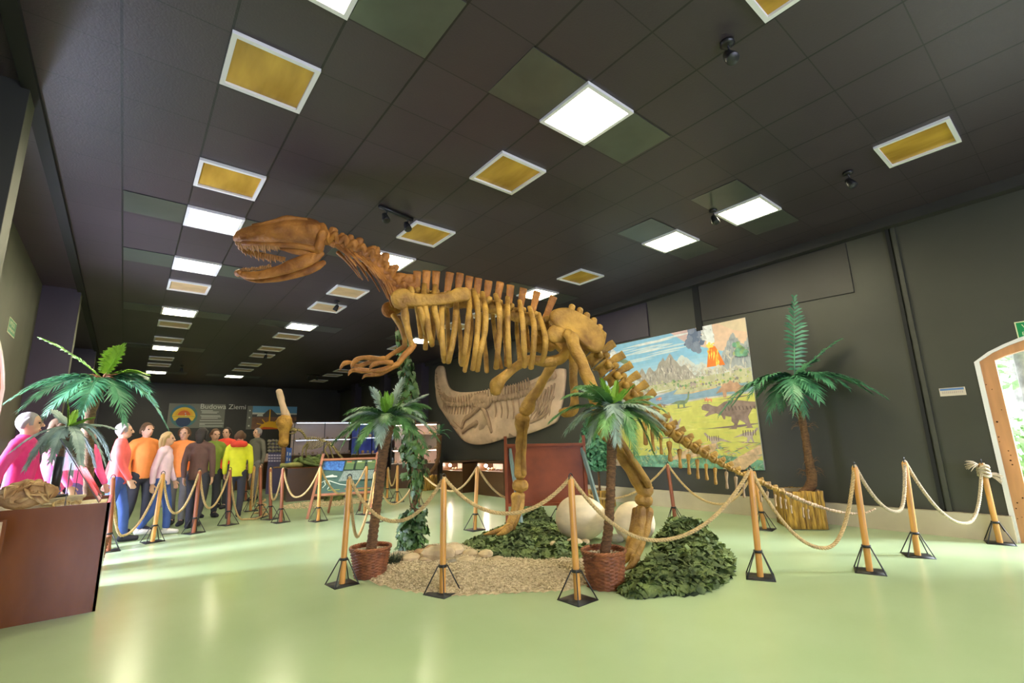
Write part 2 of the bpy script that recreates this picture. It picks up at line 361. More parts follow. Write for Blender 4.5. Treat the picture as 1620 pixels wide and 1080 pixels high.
# right wall: ceiling edge beam, panels standing proud of it, dark joints
w = MB(); w.prism([(XR-.16, YB, cz(YB)-.14), (XR, YB, cz(YB)-.14), (XR, YF, cz(YF)-.14), (XR-.16, YF, cz(YF)-.14)], (0, 0, .2)); struct(w.build('trim_7', 'wall', smooth=False))
def rw(px, py): return onx(px, py, XR)
w = MB()
pa, pb_, pc, pd = rw(1112, 508), rw(1352, 462), rw(1336, 378), rw(1112, 447)
w.prism([(XR, pa.y, pa.z), (XR, pb_.y, pb_.z), (XR, pb_.y, cz(2)-.16), (XR, pa.y, cz(4.6)-.16)], (-.03, 0, 0)); struct(w.build('trim_8', 'wall', smooth=False))
g = rw(1103, 480).y
w = MB(); w.box((XR-.012, g, 3.75), (.024, .13, .92)); struct(w.build('trim_9', 'gap', smooth=False))
g = rw(1420, 450).y
w = MB(); w.box((XR-.014, g, 2.25), (.028, .045, 3.9)); struct(w.build('trim_10', 'gap', smooth=False))
w = MB(); w.box((XR-.02, g-.07, 2.25), (.04, .05, 3.9)); struct(w.build('trim_11', 'wallr', smooth=False))
w = MB(); a = rw(935, 490); c = rw(1030, 470)
w.prism([(XR, 5.7, 3.40), (XR, 7.9, 3.40), (XR, 7.9, cz(8)-.16), (XR, 5.7, cz(5.7)-.16)], (-.03, 0, 0)); struct(w.build('trim_12', 'violet', smooth=False))
w = MB()
for y in (15.4, 18.6, 21.8): w.box((XR-.15, y, 2.05), (.30, .5, 4.2))
struct(w.build('wall_right_piers', 'violet', smooth=False))

# arched doors
def archdoor(name, x, s, d0, d1, zs, zt, num):
    """s = +1 when the outside is on +x"""
    fr = MB(); t = MB()
    def band(mb, i0, i1, xa, xb):
        O = arch(d0+i0, d1-i0, zs, zt-i0, x); I = arch(d0+i1, d1-i1, zs, zt-i1, x)
        O = [V((x, d0+i0, 0))]+O+[V((x, d1-i0, 0))]; I = [V((x, d0+i1, 0))]+I+[V((x, d1-i1, 0))]
        for k in range(len(O)-1):
            mb.prism([V((xa, p.y, p.z)) for p in (O[k], O[k+1], I[k+1], I[k])], (xb-xa, 0, 0))
    band(t, -.035, .012, x-s*.015, x+s*.02); band(fr, .0, .15, x+s*.02, x+s*.12)
    f = struct(fr.build(name, 'pine', smooth=False)); tt = t.build('door_trim', 'white', f, smooth=False)
    k = MB(); 
    for q in range(15):
        yy = d1-.02-random.random()*.11; k.lathe((x+s*.019, yy, .15+random.random()*2.0), [(.0, 0), (.005+.005*random.random(), 0)], 8, (-s, 0, 0))
    k.build('wood_knots', 'trunk', f)
    return f
archdoor('door_1', XR, 1, DR0, DR1, DRS, DRT, 1)
archdoor('door_2', XL, -1, DL0, DL1, DLS, DLT, 2)
# outside the two doors: ground, wooden rail, tree trunks and shrubs
M['grass'] = pbr('pale_path', (.5, .52, .42), .9, .2, 2); M['treebark'] = pbr('tree_bark', (.52, .47, .44), .9, .35, 6, bump=.6); M['bush'] = pbr('bush_green', (.34, .52, .22), .6, .5, 4)
struct(MB().box((16.5, 0, -.09), (15.6, 26, .1)).build('ground_outside', 'grass', smooth=False))
struct(MB().box((-8.3, 8, -.09), (13.2, 26, .1)).build('ground_outside_left', 'grass', smooth=False))
for i, (x, y, r) in enumerate(((10.6, .55, .20), (14.6, -2.6, .26), (19.0, 1.2, .3))):
    t = T('tree', ['pale tree trunk standing nearest outside the right door', 'tree behind the nearest trunk outside, partly hidden by the pine door frame', 'thick tree furthest away outside the right door'][i], 'tree', (x, y, -.04), 'trees outside the right door')
    tb = MB(); tb.tube([(x, y, -.04), (x+.05, y+.04, 2), (x-.05, y, 4.5), (x, y+.1, 7)], [r, r*.85, r*.7, r*.4], 12, 5, lump=.12)
    for q in range(7): 
        a = random.random()*6.3; z = 1.8+q*.65; tb.tube([(x, y, z), (x+.6*math.cos(a), y+.6*math.sin(a), z+.3), (x+1.3*math.cos(a), y+1.3*math.sin(a), z+.35)], [r*.25, r*.15, .01], 6, 3)
    tb.build('trunk', 'treebark', t)
    f = MB()
    for q in range(420):
        a = random.random()*6.3; R = random.random()**.5*1.5; z = 2.4+random.random()*5; c = V((x+R*math.cos(a), y+R*math.sin(a), z)); d = V((random.gauss(0, 1), random.gauss(0, 1), random.gauss(0, .5))).normalized(); e = d.orthogonal().normalized()*.1
        f.add([c-d*.22, c+e, c+d*.22, c-e], [(0, 1, 2, 3)])
    f.build('foliage', 'bush', t, fix=False)
for i, (x, y) in enumerate(((11.9, 2.6), (12.9, 1.0), (12.2, -1.0))):
    f = MB()
    for q in range(500):
        d = V((random.gauss(0, 1), random.gauss(0, 1), random.gauss(0, 1))).normalized(); c = V((x, y, .75))+V((d.x*.7, d.y*.7, d.z*.8))*random.random()**.3; e = d.orthogonal().normalized(); g = d.cross(e)
        f.add([c-e*.09, c+g*.05, c+e*.09, c-g*.05], [(0, 1, 2, 3)])
    tag(f.build('shrub', 'bush', fix=False), ['green shrub outside the right door, beside the pale trunk', 'green shrub outside straight behind the right door opening', 'green shrub outside on the far side of the door'][i], 'shrub', 'shrubs outside the right door')
f = MB(); f.bar((9.05, DR1-.35, -.03), (9.05, DR1-.35, .95), .12, .10); f.bar((9.05, DR1-.35, .9), (9.05, -1.6, .9), .06, .12); f.bar((9.05, -1.6, -.03), (9.05, -1.6, .95), .12, .10)
tag(f.build('railing', 'pine', smooth=False), 'low pine wood railing just outside the right door', 'railing')
# ------------------------------------------------------------------ ceiling panels: lit lamps and unlit amber panels
ROWX = [.60, 3.06, 6.29]; ROWN = ['left', 'middle', 'right']
PY = [-5.2, -3.65, -2.34, -.54, .76, 2.57, 3.77, 5.68, 6.88, 8.79, 10.02, 11.95, 13.18, 15.05, 16.25, 18.13, 19.43, 21.22]
LIT = [{0, 3, 5, 8, 9, 11, 14, 17}, {1, 3, 5, 8, 11, 17}, {0, 2, 5, 6, 8, 11}]
def panel(x, y, lit, label, g):
    z = cz(y); t = T('ceiling_lamp' if lit else 'ceiling_panel', label, 'ceiling lamp' if lit else 'ceiling panel', (x, y, z), g)
    h, w = .311, .036; mb = MB(); zz = z-.012
    for sx, sy, a, b in ((0, -1, 2*h, w), (0, 1, 2*h, w), (-1, 0, w, 2*h-2*w), (1, 0, w, 2*h-2*w)):
        mb.box((x+sx*(h-w/2), y+sy*(h-w/2), zz), (a, b, .03))
    mb.build('frame', 'white', t, smooth=False)
    d = MB(); dz = .016 if lit else .004; d.box((x, y, z-dz/2-.001), (2*h-2*w+.004, 2*h-2*w+.004, dz))
    d.build('diffuser', 'lamp' if lit else ('amber' if y < 8 else 'tan'), t, smooth=False)
for r in range(3):
    for i, y in enumerate(PY):
        if i < 3 and i not in LIT[r]: continue
        lit = i in LIT[r]; k = i-3
        where = ('%s of the %s-hand row counted away from the camera' % (ORD[k], ROWN[r])) if k >= 0 else ('%s row, %s behind the camera' % (ROWN[r], ['far', 'well', 'just'][i]))
        panel(ROWX[r], y, lit, ('lit ceiling lamp, ' if lit else 'unlit amber ceiling panel, ')+where, 'lit ceiling lamps' if lit else 'unlit amber ceiling panels')
        if lit and i >= 4:
            for s in (-1, 1):
                zc = cz(y)-.004
                struct(MB().box((ROWX[r]+s*.622, y, zc), (.60, .60, .006)).build('trim_perforated_panel', 'perf', smooth=False))
# small adjustable spotlights
M['lens'] = pbr('spot_lens', (.75, .72, .62), .2)
def spot(px, py, label, n=1, ax=0., aim=(0, 0, -1), sc=1.):
    P = ce(px, py); t = T('spotlight', label, 'spotlight', P, 'ceiling spotlights'); mb = MB(); d = V((math.cos(ax), math.sin(ax), 0))
    offs = [0] if n == 1 else [-.17, .17]
    if n == 1: mb.lathe(P, [(.05, 0), (.055, -.025), (.03, -.035)], 16)
    else: mb.bar(P-d*.26+V((0, 0, -.02)), P+d*.26+V((0, 0, -.02)), .04, .04)
    a = V(aim).normalized()
    for q in offs:
        B = P+d*q; mb.tube([B+V((0, 0, -.02)), B+V((.02, 0, -.07)), B+V((0, 0, -.12))], .008, 8, 3)
        hs = MB(); ls = MB(); C = B+V((0, 0, -.13)); hs.lathe(C, [(.018, -.05), (.032, -.04), (.042, .0), (.05, .075), (.045, .08)], 16, a)
        ls.lathe(C, [(.0, .074), (.042, .076), (.043, .07)], 16, a)
        h = hs.build('lamp_head', 'dark', t); ls.build('lens', 'lens', h)
    mb.build('mount', 'dark', t)
spot(1150, 66, 'black ceiling spotlight nearest the top edge of the picture, right of the brightest lamp', aim=(-.35, -.55, -1))
spot(1341, 272, 'black ceiling spotlight below the amber panel at the upper right', aim=(-.2, -.5, -1))
spot(627, 335, 'twin black spotlights on a short rail in front of the amber panel above the neck', 2, ax=.2, aim=(.1, -.5, -1))
spot(533, 476, 'black spotlight hanging between two tan panels beyond the neck', aim=(-.4, .3, -1))
spot(421, 557, 'small black spotlight between tan panels, far down the middle row', aim=(-.2, .3, -1))
spot(1128, 332, 'spotlight beside the lit lamp nearest the right wall', aim=(-.2, -.4, -1))
spot(288, 578, 'tiny black spotlight far away, right of the left-hand row of lamps', aim=(0, .2, -1))
spot(495, 592, 'twin black spotlights on a rail close to the far wall', 2, ax=.0, aim=(0, .4, -1))
spot(755, 482, 'black spotlight seen through the ribs', aim=(.3, .3, -1))

# ------------------------------------------------------------------ prints and signs on the walls
def flat(name, col, rough=.4, var=.0, sc=6, col2=None):
    if name not in M: M[name] = pbr(name, col, rough, var, sc, col2)
    return name
def sheet(label, cat, name, P0, ax, w, h, th=.012, edge='white', group=None):
    """a board on a wall: P0 lower-left corner, ax=(right, up, out). returns thing and a painter"""
    R, U, O = map(V, ax); t = T(name, label, cat, P0, group)
    MB().box(V(P0)+R*w/2+U*h/2+O*th/2, (w, h, th), ax=(R, U, O)).build('backing_board', edge, t, smooth=False)
    lay = [0]
    def paint(pts, mat, nm='print', mb=None):
        lay[0] += 1; q = mb or MB(); q.poly([V(P0)+R*(a*w)+U*(bq*h)+O*(th+.0006+.00025*lay[0]) for a, bq in pts])
        if mb is None: return q.build(nm, mat, t, smooth=False, fix=False)
    return t, paint, (V(P0), R, U, O, th)
class Art:
    """flat printed picture: many coloured shapes in one mesh"""
    def __init__(s, fr, w, h): s.P, s.R, s.U, s.O, s.th = fr; s.w, s.h = w, h; s.mb = MB(); s.mats = []; s.n = 0
    def p(s, pts, mat):
        if mat not in s.mats: s.mats.append(mat)
        for ax, lim, sg in ((0, 0, 1), (0, 1, -1), (1, 0, 1), (1, 1, -1)):      # keep the print inside its sheet
            o = []
            for i in range(len(pts)):
                p, q = pts[i-1], pts[i]; dp, dq = (p[ax]-lim)*sg, (q[ax]-lim)*sg
                if dp*dq < 0: f = dp/(dp-dq); o.append((p[0]+(q[0]-p[0])*f, p[1]+(q[1]-p[1])*f))
                if dq >= 0: o.append(q)
            pts = o
            if len(pts) < 3: return
        s.n += 1; s.mb.poly([s.P+s.R*(a*s.w)+s.U*(b*s.h)+s.O*(s.th+.0008+.00002*s.n) for a, b in pts], s.mats.index(mat))
    def circ(s, a, b, ra, mat, n=20, a0=0, a1=2*PI, asp=None):
        k = s.w/s.h if asp is None else asp; s.p([(a+ra*math.cos(a0+(a1-a0)*i/n), b+ra*k*math.sin(a0+(a1-a0)*i/n)) for i in range(n+(abs(a1-a0) < 6.2))], mat)
    def line(s, pts, wd, mat):
        k = s.w/s.h
        for (a, b), (c, d) in zip(pts, pts[1:]):
            L_ = math.hypot(c-a, (d-b)/k) or 1; nx, ny = -(d-b)/k/L_*wd/2, (c-a)/L_*wd/2*k
            s.p([(a+nx, b+ny), (c+nx, d+ny), (c-nx, d-ny), (a-nx, b-ny)], mat)
    def done(s, t, name='print'): return s.mb.build(name, [M[x] for x in s.mats], t, smooth=False, fix=False)
WAX = ((0, -1, 0), (0, 0, 1), (-1, 0, 0))         # right wall seen from inside
FAX = ((1, 0, 0), (0, 0, 1), (0, -1, 0))          # far wall
# the big mural: y from 6.95 (left) to 3.70 (right)
my0, my1, mz0, mz1 = 6.95, 3.70, .74, 3.36; mw, mh = my0-my1, mz1-mz0
t, _, fr = sheet('large colourful mural of grazing dinosaurs, lake and erupting volcano on the dark wall', 'mural', 'mural', (XR-.001, my0, mz0), WAX, mw, mh)
A = Art(fr, mw, mh); rnd = random.Random(3)
for n, c, v in (('sky_blue', (.28, .58, .80), .06), ('cloud_white', (.82, .84, .84), .1), ('smoke_blue', (.14, .18, .28), .1), ('peach_sky', (.78, .55, .40), .08), ('rock_grey', (.42, .38, .33), .15), ('rock_light', (.60, .57, .50), .3), ('rock_dark', (.27, .25, .24), .1), ('haze', (.66, .70, .68), .06), ('scrub', (.56, .55, .34), .12), ('scrub_green', (.22, .36, .16), .4), ('lake_blue', (.26, .41, .56), .08), ('shore', (.58, .55, .50), .2), ('meadow', (.66, .65, .16), .07), ('meadow2', (.58, .62, .15), .08), ('lava', (.85, .22, .03), .1), ('lava2', (.95, .48, .05), .1), ('hide_brown', (.30, .21, .18), .3), ('hide_tan', (.55, .33, .22), .25), ('hide_grey', (.47, .38, .34), .25), ('hide_green', (.22, .30, .18), .3), ('shade_violet', (.24, .17, .18), .1), ('sky0', (.33, .61, .80), .06), ('sky1', (.38, .64, .81), .06), ('sky2', (.43, .67, .82), .06), ('sky3', (.48, .69, .82), .06), ('sky4', (.54, .71, .82), .06), ('sky5', (.60, .74, .82), .06), ('sky6', (.66, .77, .82), .06), ('pink_sky', (.72, .52, .50), .06), ('tan_sky', (.72, .58, .40), .06), ('smoke_blue2', (.22, .26, .36), .15), ('slate', (.40, .43, .45), .15), ('slate2', (.30, .33, .37), .15), ('haze2', (.60, .63, .62), .1), ('cloud_grey', (.60, .60, .60), .1), ('ash_grey', (.40, .38, .38), .1), ('lava3', (1, .72, .12), .1), ('rock_mid', (.50, .46, .40), .15), ('scrub2', (.42, .48, .22), .15), ('lake2', (.34, .50, .64), .1), ('lake3', (.18, .32, .48), .1), ('meadow3', (.72, .70, .22), .1), ('fern2', (.34, .48, .36), .15), ('log_tan', (.66, .46, .27), .3), ('fern', (.16, .36, .24), .45), ('coral', (.75, .28, .15), .2), ('stripe', (.16, .11, .10), .2)):
    flat(n, c, .5, v, 9)
A.p([(0, .62), (1, .62), (1, 1), (0, 1)], 'sky_blue')
for k in range(7): A.p([(0, .80-.025*k), (1, .80-.025*k), (1, .60), (0, .60)], 'sky%d' % k)
def cloud(x, y, w, h, n, mats):
    for k in range(n):
        a = rnd.gauss(0, .4); A.circ(x+a*w, y+rnd.gauss(0, .35)*h, h*rnd.uniform(.12, .45)*(1-min(.8, abs(a)*.7)), rnd.choice(mats), 12)
A.p([(.58, 1), (1, 1), (1, .74), (.8, .82), (.70, .87)], 'peach_sky'); A.p([(.54, 1), (.66, 1), (.76, .86), (.68, .86)], 'pink_sky'); A.p([(.84, 1), (1, 1), (1, .9), (.93, .93)], 'tan_sky')
for k in range(16): x, y = rnd.uniform(.1, .62), rnd.uniform(.80, .97); L_ = rnd.uniform(.06, .2); A.p([(x-L_, y-.006), (x-L_*.4, y+.005), (x+L_*.3, y+.012), (x+L_, y+.006), (x+L_*.4, y-.003)], rnd.choice(['cloud_white', 'sky5', 'sky6']))
cloud(.695, .93, .06, .10, 40, ['smoke_blue', 'smoke_blue2']); cloud(.665, .90, .04, .06, 14, ['smoke_blue2']); cloud(.045, .88, .03, .12, 18, ['smoke_blue', 'smoke_blue2'])
def ridge(x0, x1, base, pk, mat, rough=.02, shade=None):
    n = 44; pts = [(x0, base)]; top = []
    for i in range(n+1):
        f = i/n; x = x0+(x1-x0)*f; y = base
        for c, h, w in pk: y = max(y, base+h*max(0, 1-abs(x-c)/w)**.75)
        y += rnd.uniform(-rough, rough)*.6; pts.append((x, y)); top.append((x, y))
    pts.append((x1, base)); A.p(pts, mat)
    for (x, y) in top:
        for q in range(3 if shade else 0):
            x1_ = x+rnd.uniform(-.012, .012); h = (y-base); a = rnd.uniform(.1, .6)*h; b = a+rnd.uniform(.1, .35)*h; m_ = rnd.choice(shade)
            A.p([(x1_, y-a), (x1_+rnd.uniform(.002, .008), y-a-.01), (x1_+rnd.uniform(-.012, .014), y-b), (x1_-.004, y-(a+b)/2)], m_)
ridge(.78, 1.0, .66, ((.92, .25, .11), (1.0, .20, .1)), 'slate', .02, ['rock_light', 'slate2', 'slate2'])
ridge(.50, .80, .62, ((.6, .20, .16), (.72, .13, .1)), 'haze', .012, ['rock_light', 'haze2'])
cloud(.775, .955, .035, .08, 46, ['cloud_white', 'cloud_grey', 'cloud_white']); cloud(.79, .90, .02, .06, 22, ['cloud_white', 'cloud_grey']); cloud(.085, .88, .02, .09, 22, ['cloud_white', 'cloud_grey'])
A.p([(.752, .70), (.765, .78), (.775, .83), (.79, .85), (.815, .84), (.83, .80), (.86, .70)], 'lava')
for k in range(26): x = rnd.uniform(.768, .832); y = rnd.uniform(.72, .83); A.p([(x, y+.015), (x+.005, y), (x+rnd.uniform(-.006, .006), y-.035), (x-.004, y)], rnd.choice(['lava2', 'lava2', 'lava', 'lava3']))
for k in range(14): A.circ(.79+rnd.gauss(0, .012), .84+rnd.random()*.03, .005+.004*rnd.random(), 'lava3', 7)
A.p([(.06, .77), (.075, .82), (.085, .77)], 'lava')
ridge(.64, 1.0, .60, ((.74, .11, .1), (.82, .11, .1), (.92, .09, .12)), 'rock_light', .012, ['haze', 'scrub', 'rock_grey'])
ridge(.14, .68, .60, ((.52, .255, .10), (.47, .22, .12), (.37, .18, .08), (.31, .17, .07), (.24, .13, .07), (.6, .15, .1)), 'rock_grey', .02, ['rock_dark', 'rock_light', 'rock_light', 'rock_mid'])
ridge(.04, .32, .60, ((.13, .13, .08), (.24, .10, .08)), 'haze2', .015, ['rock_light', 'haze', 'slate'])
A.p([(.0, .55), (1, .56), (1, .66), (.86, .645), (.7, .635), (.5, .625), (.25, .615), (.12, .60), (0, .61)], 'scrub')
A.line([(.105, .74), (.11, .68), (.115, .61)], .010, 'cloud_white')
for i in range(200):
    x = rnd.random(); y = .565+rnd.random()*(.06+.03*x); A.circ(x, y, .003+.008*rnd.random()**2, rnd.choice(['scrub_green', 'scrub', 'rock_light', 'scrub_green', 'scrub2', 'rock_mid']), 7)
A.p([(0, .53), (.3, .52), (.45, .54), (.58, .575), (.8, .57), (1, .58), (1, .50), (.7, .485), (.4, .455), (.2, .46), (0, .47)], 'lake_blue')
for k in range(24): x = rnd.random(); y = .475+.03*x+rnd.random()*.05; A.p([(x-.03, y), (x, y+.003), (x+.04, y+.001), (x, y-.002)], rnd.choice(['lake2', 'lake3']))
A.p([(.0, .56), (.22, .55), (.36, .575), (.3, .53), (.1, .505), (0, .52)], 'shore'); A.p([(.28, .545), (.4, .565), (.52, .575), (.40, .555)], 'cloud_white')
A.p([(.52, .532), (.56, .575), (.66, .60), (.82, .60), (1, .61), (1, .565), (.8, .556), (.64, .535)], 'scrub')
A.p([(.52, .532), (.64, .535), (.8, .556), (.8, .549), (.64, .526)], 'log_tan')
for i in range(90): A.circ(.56+rnd.random()*.43, .56+rnd.random()*.045, .003+.006*rnd.random(), rnd.choice(['scrub_green', 'meadow2', 'rock_dark', 'scrub2', 'log_tan']), 7)
A.line([(.885, .62), (.89, .69), (.90, .73), (.93, .77)], .009, 'rock_light'); A.line([(.90, .73), (.87, .78)], .006, 'rock_light'); cloud(.955, .78, .04, .06, 30, ['scrub_green', 'fern', 'scrub2'])
for x in (.84, .80, .97): A.line([(x, .60), (x+.004, .70)], .004, 'rock_light')
A.p([(0, .47), (.2, .46), (.4, .452), (.7, .483), (1, .498), (1, .05), (0, .05)], 'meadow'); A.p([(0, .475), (.2, .465), (.4, .457), (.7, .488), (1, .503), (1, .49), (.7, .476), (.4, .445), (.2, .452), (0, .46)], 'shore')
for i in range(150):
    x, y = rnd.random(), .08+rnd.random()*.37; w_ = rnd.uniform(.02, .07); A.p([(x-w_, y), (x-w_*.4, y+.005), (x+w_, y+.001), (x, y-.005)], rnd.choice(['meadow2', 'meadow3', 'meadow3', 'meadow2']))
def dino(x, y, s, fl_, mat, kind, sh='shade_violet'):
    g = lambda pts: [(x+fl_*a*s, y+b*s*mw/mh) for a, b in pts]
    A.p(g([(-.5, -.27), (.3, -.21), (.6, -.20), (.2, -.26)]), sh)
    if kind == 'rex': A.p(g([(-.50, .14), (-.49, .09), (-.36, .05), (-.46, -.03), (-.42, -.04), (-.32, -.01), (-.22, .01), (-.12, -.04), (-.09, -.11), (-.06, -.11), (-.05, -.05), (.06, -.07), (.05, -.15), (.10, -.20), (.05, -.26), (-.03, -.29), (.13, -.29), (.16, -.20), (.20, -.13), (.29, -.19), (.32, -.26), (.28, -.28), (.42, -.28), (.38, -.19), (.36, -.08), (.45, .05), (.8, .14), (.42, .18), (.16, .23), (-.04, .21), (-.18, .13), (-.27, .15), (-.36, .20), (-.46, .19)]), mat)
    if kind == 'tri': A.p(g([(-.45, .02), (-.2, .10), (.05, .12), (.14, .30), (.2, .13), (.26, .10), (.42, .22), (.33, .02), (.38, -.1), (.3, -.14), (.2, -.05), (.1, -.08), (.08, -.24), (0, -.24), (-.03, -.08), (-.25, -.07), (-.28, -.23), (-.36, -.23), (-.38, -.05)]), mat)
    if kind == 'steg': A.p(g([(-.5, -.08), (-.3, .12), (-.2, .22), (-.1, .2), (0, .3), (.1, .2), (.2, .22), (.3, .1), (.6, .05), (.3, -.02), (.22, -.22), (.14, -.22), (.1, -.06), (-.15, -.06), (-.18, -.22), (-.27, -.22), (-.28, -.04)]), mat)
    if kind == 'sau': A.p(g([(-.6, -.02), (-.25, .1), (0, .12), (.2, .1), (.35, .22), (.42, .5), (.5, .52), (.46, .2), (.3, -.04), (.2, -.06), (.18, -.25), (.1, -.25), (.08, -.08), (-.12, -.08), (-.14, -.25), (-.22, -.25), (-.22, -.04)]), mat)
    if kind == 'run': A.p(g([(-.3, .28), (-.26, .2), (-.12, .06), (-.05, -.04), (-.1, -.26), (-.05, -.26), (.02, -.1), (.14, -.26), (.2, -.26), (.14, -.06), (.3, .0), (.7, -.06), (.3, .1), (.1, .16), (-.08, .14), (-.24, .3)]), mat)
dino(.845, .37, .30, 1, 'hide_brown', 'rex'); dino(.46, .29, .24, 1, 'hide_grey', 'tri'); dino(.88, .525, .18, 1, 'hide_tan', 'steg')
dino(.57, .465, .12, 1, 'hide_green', 'sau'); dino(.74, .185, .16, 1, 'hide_grey', 'run'); dino(.955, .215, .14, -1, 'hide_grey', 'run')
dino(.42, .51, .05, 1, 'coral', 'tri'); dino(.74, .47, .06, -1, 'coral', 'tri'); dino(.37, .43, .05, -1, 'hide_brown', 'run'); dino(.45, .455, .05, 1, 'hide_brown', 'run'); dino(.30, .56, .07, 1, 'hide_grey', 'sau'); dino(.36, .575, .06, -1, 'hide_brown', 'tri'); dino(.66, .585, .06, 1, 'hide_grey', 'steg'); dino(.20, .40, .16, 1, 'hide_grey', 'tri')
for cx_, cy_ in ((.74, .20), (.945, .23)):
    for i in range(6): A.line([(cx_-.03+i*.013, cy_-.012), (cx_-.028+i*.013, cy_+.022)], .004, 'stripe')
for i in range(9): A.line([(.83+i*.02, .42-.002*i), (.835+i*.02, .385)], .006, 'stripe')
A.p([(.10, .845), (.13, .87), (.19, .86), (.24, .82), (.22, .80), (.215, .76), (.185, .77), (.18, .82), (.14, .85)], 'hide_green')
A.p([(0, 0), (1, 0), (1, .06), (.8, .09), (.6, .065), (.4, .09), (.2, .08), (0, .12)], 'fern')
for i in range(260):
    x, y = rnd.random(), .0+rnd.random()*.13; a = rnd.uniform(.3, 2.8); L_ = rnd.uniform(.015, .04); dx, dy = math.cos(a)*L_, math.sin(a)*L_; A.p([(x, y), (x+dx*.5-dy*.12, y+dy*.5+dx*.12), (x+dx, y+dy), (x+dx*.5+dy*.12, y+dy*.5-dx*.12)], rnd.choice(['fern', 'scrub_green', 'fern2', 'fern2', 'scrub2']))
A.p([(.45, .05), (.52, .10), (.62, .15), (.76, .17), (.75, .12), (.66, .085), (.6, .07)], 'log_tan'); A.p([(.78, .0), (.86, .07), (1, .16), (1, .09), (.9, 0)], 'log_tan'); A.p([(.05, 0), (.16, 0), (.15, .1), (.06, .1)], 'log_tan')
for k in range(30): x = rnd.uniform(.5, .98); y = .08+.09*rnd.random(); A.p([(x, y), (x+.03, y+.012), (x+.05, y+.014), (x+.02, y+.004)], rnd.choice(['peach_sky', 'hide_tan', 'fern']))
for k in range(6): A.line([(.06+k*.017, .0), (.065+k*.016, .1)], .003, 'hide_grey')
A.done(t)
# exit signs and the small notice
flat('sign_green', (.005, .24, .075), .35); flat('sign_cream', (.68, .72, .46), .4); flat('notice_cream', (.60, .52, .42), .5); flat('notice_blue', (.10, .20, .45), .4)
def exitsign(P0, ax, label):
    w, h = .52, .215; t, _, fr = sheet(label, 'exit sign', 'exit_sign', P0, ax, w, h, .006, 'sign_cream', 'green exit signs')
    A = Art(fr, w, h); A.p([(.022, .055), (.978, .055), (.978, .945), (.022, .945)], 'sign_green'); A.done(t, 'green_field')
    R, U, O = map(V, ax); P = V(P0)
    text('WYJŚCIE', .085, 'sign_cream', t, P+R*.055+U*.118+O*.009, (R, U, O)); text('EWAKUACYJNE', .058, 'sign_cream', t, P+R*.042+U*.045+O*.009, (R, U, O))
p = onx(1611, 537, XR); exitsign((XR-.001, p.y, p.z), WAX, 'green exit sign on the dark wall above the arched pine door')
exitsign((XL+.001, 9.15, 2.98), ((0, 1, 0), (0, 0, 1), (1, 0, 0)), 'green exit sign at the left edge of the picture, above the left arched door')
p0, p1 = onx(1488, 627, XR), onx(1529, 623, XR); w, h = p0.y-p1.y, .105
t, _, fr = sheet('small cream notice with a blue stripe on the dark wall beside the door', 'notice', 'wall_notice', (XR-.001, p0.y, p0.z), WAX, w, h, .006, 'notice_cream')
A = Art(fr, w, h); A.p([(.03, .68), (.95, .68), (.95, .93), (.03, .93)], 'notice_blue')
for i in range(11): A.p([(.1+i*.075, .28), (.1+i*.075+.045, .28), (.1+i*.075+.05, .56), (.1+i*.075, .56)], 'hide_grey')
A.done(t)
# two posters on the far wall
flat('poster_grey', (.20, .20, .175), .5); flat('poster_white', (.72, .72, .66), .5); flat('earth_green', (.17, .36, .10), .5, .4, 3, (.06, .20, .36)); flat('earth_core', (.85, .17, .02), .5); flat('earth_mantle', (.95, .62, .05), .5); flat('navy', (.02, .05, .14), .5); flat('magma', (.95, .50, .02), .5); flat('magma_red', (.8, .13, .02), .5); flat('soil_brown', (.25, .12, .07), .5, .2, 4); flat('ash', (.10, .09, .09), .5); flat('poster_sky', (.15, .38, .66), .5)
Yw = YF-.001; a = ony(268, 637, Yw); c = ony(357, 640, Yw); d = ony(263, 677, Yw); w, h = c.x-a.x, (a.z+c.z)/2-d.z
t, _, fr = sheet('grey poster titled Budowa Ziemi with a cut-open globe on the far wall', 'poster', 'wall_poster', (a.x, Yw, d.z), FAX, w, h, .015, 'poster_grey', 'science posters on the far wall')
A = Art(fr, w, h); k = w/h
A.circ(.27, .5, .235, 'earth_green', 28); A.circ(.27, .45, .2, 'earth_mantle', 24, .05, PI-.05); A.circ(.27, .47, .155, 'magma', 22, .1, PI-.1); A.circ(.27, .5, .11, 'earth_core', 20, .1, PI-.1)
A.p([(.07, .46), (.47, .46), (.43, .30), (.11, .30)], 'earth_mantle'); A.circ(.27, .31, .13, 'navy', 20, PI, 2*PI); A.p([(.14, .31), (.4, .31), (.36, .42), (.18, .42)], 'navy'); A.circ(.29, .60, .012, 'poster_white', 8); A.circ(.3, .52, .012, 'poster_white', 8)
for i, (y, l) in enumerate(((.71, .22), (.66, .33), (.61, .3), (.5, .36), (.45, .38), (.39, .32), (.29, .4), (.18, .44), (.13, .1), (.06, .42))): A.p([(.555+(.02 if i in (1, 2, 4, 5) else 0), y), (.555+l, y), (.555+l, y+.022), (.555+(.02 if i in (1, 2, 4, 5) else 0), y+.022)], 'poster_white')
A.done(t); text('Budowa Ziemi', .30, 'poster_white', t, V((a.x+w*.535, Yw-.018, d.z+h*.80)), FAX)
a = ony(392, 641, Yw); c = ony(470, 644, Yw); d = ony(389, 679, Yw); w, h = c.x-a.x, (a.z+c.z)/2-d.z
t, _, fr = sheet('poster of a volcano cut open over an orange magma chamber on the far wall', 'poster', 'wall_poster', (a.x, Yw, d.z), FAX, w, h, .015, 'poster_grey', 'science posters on the far wall')
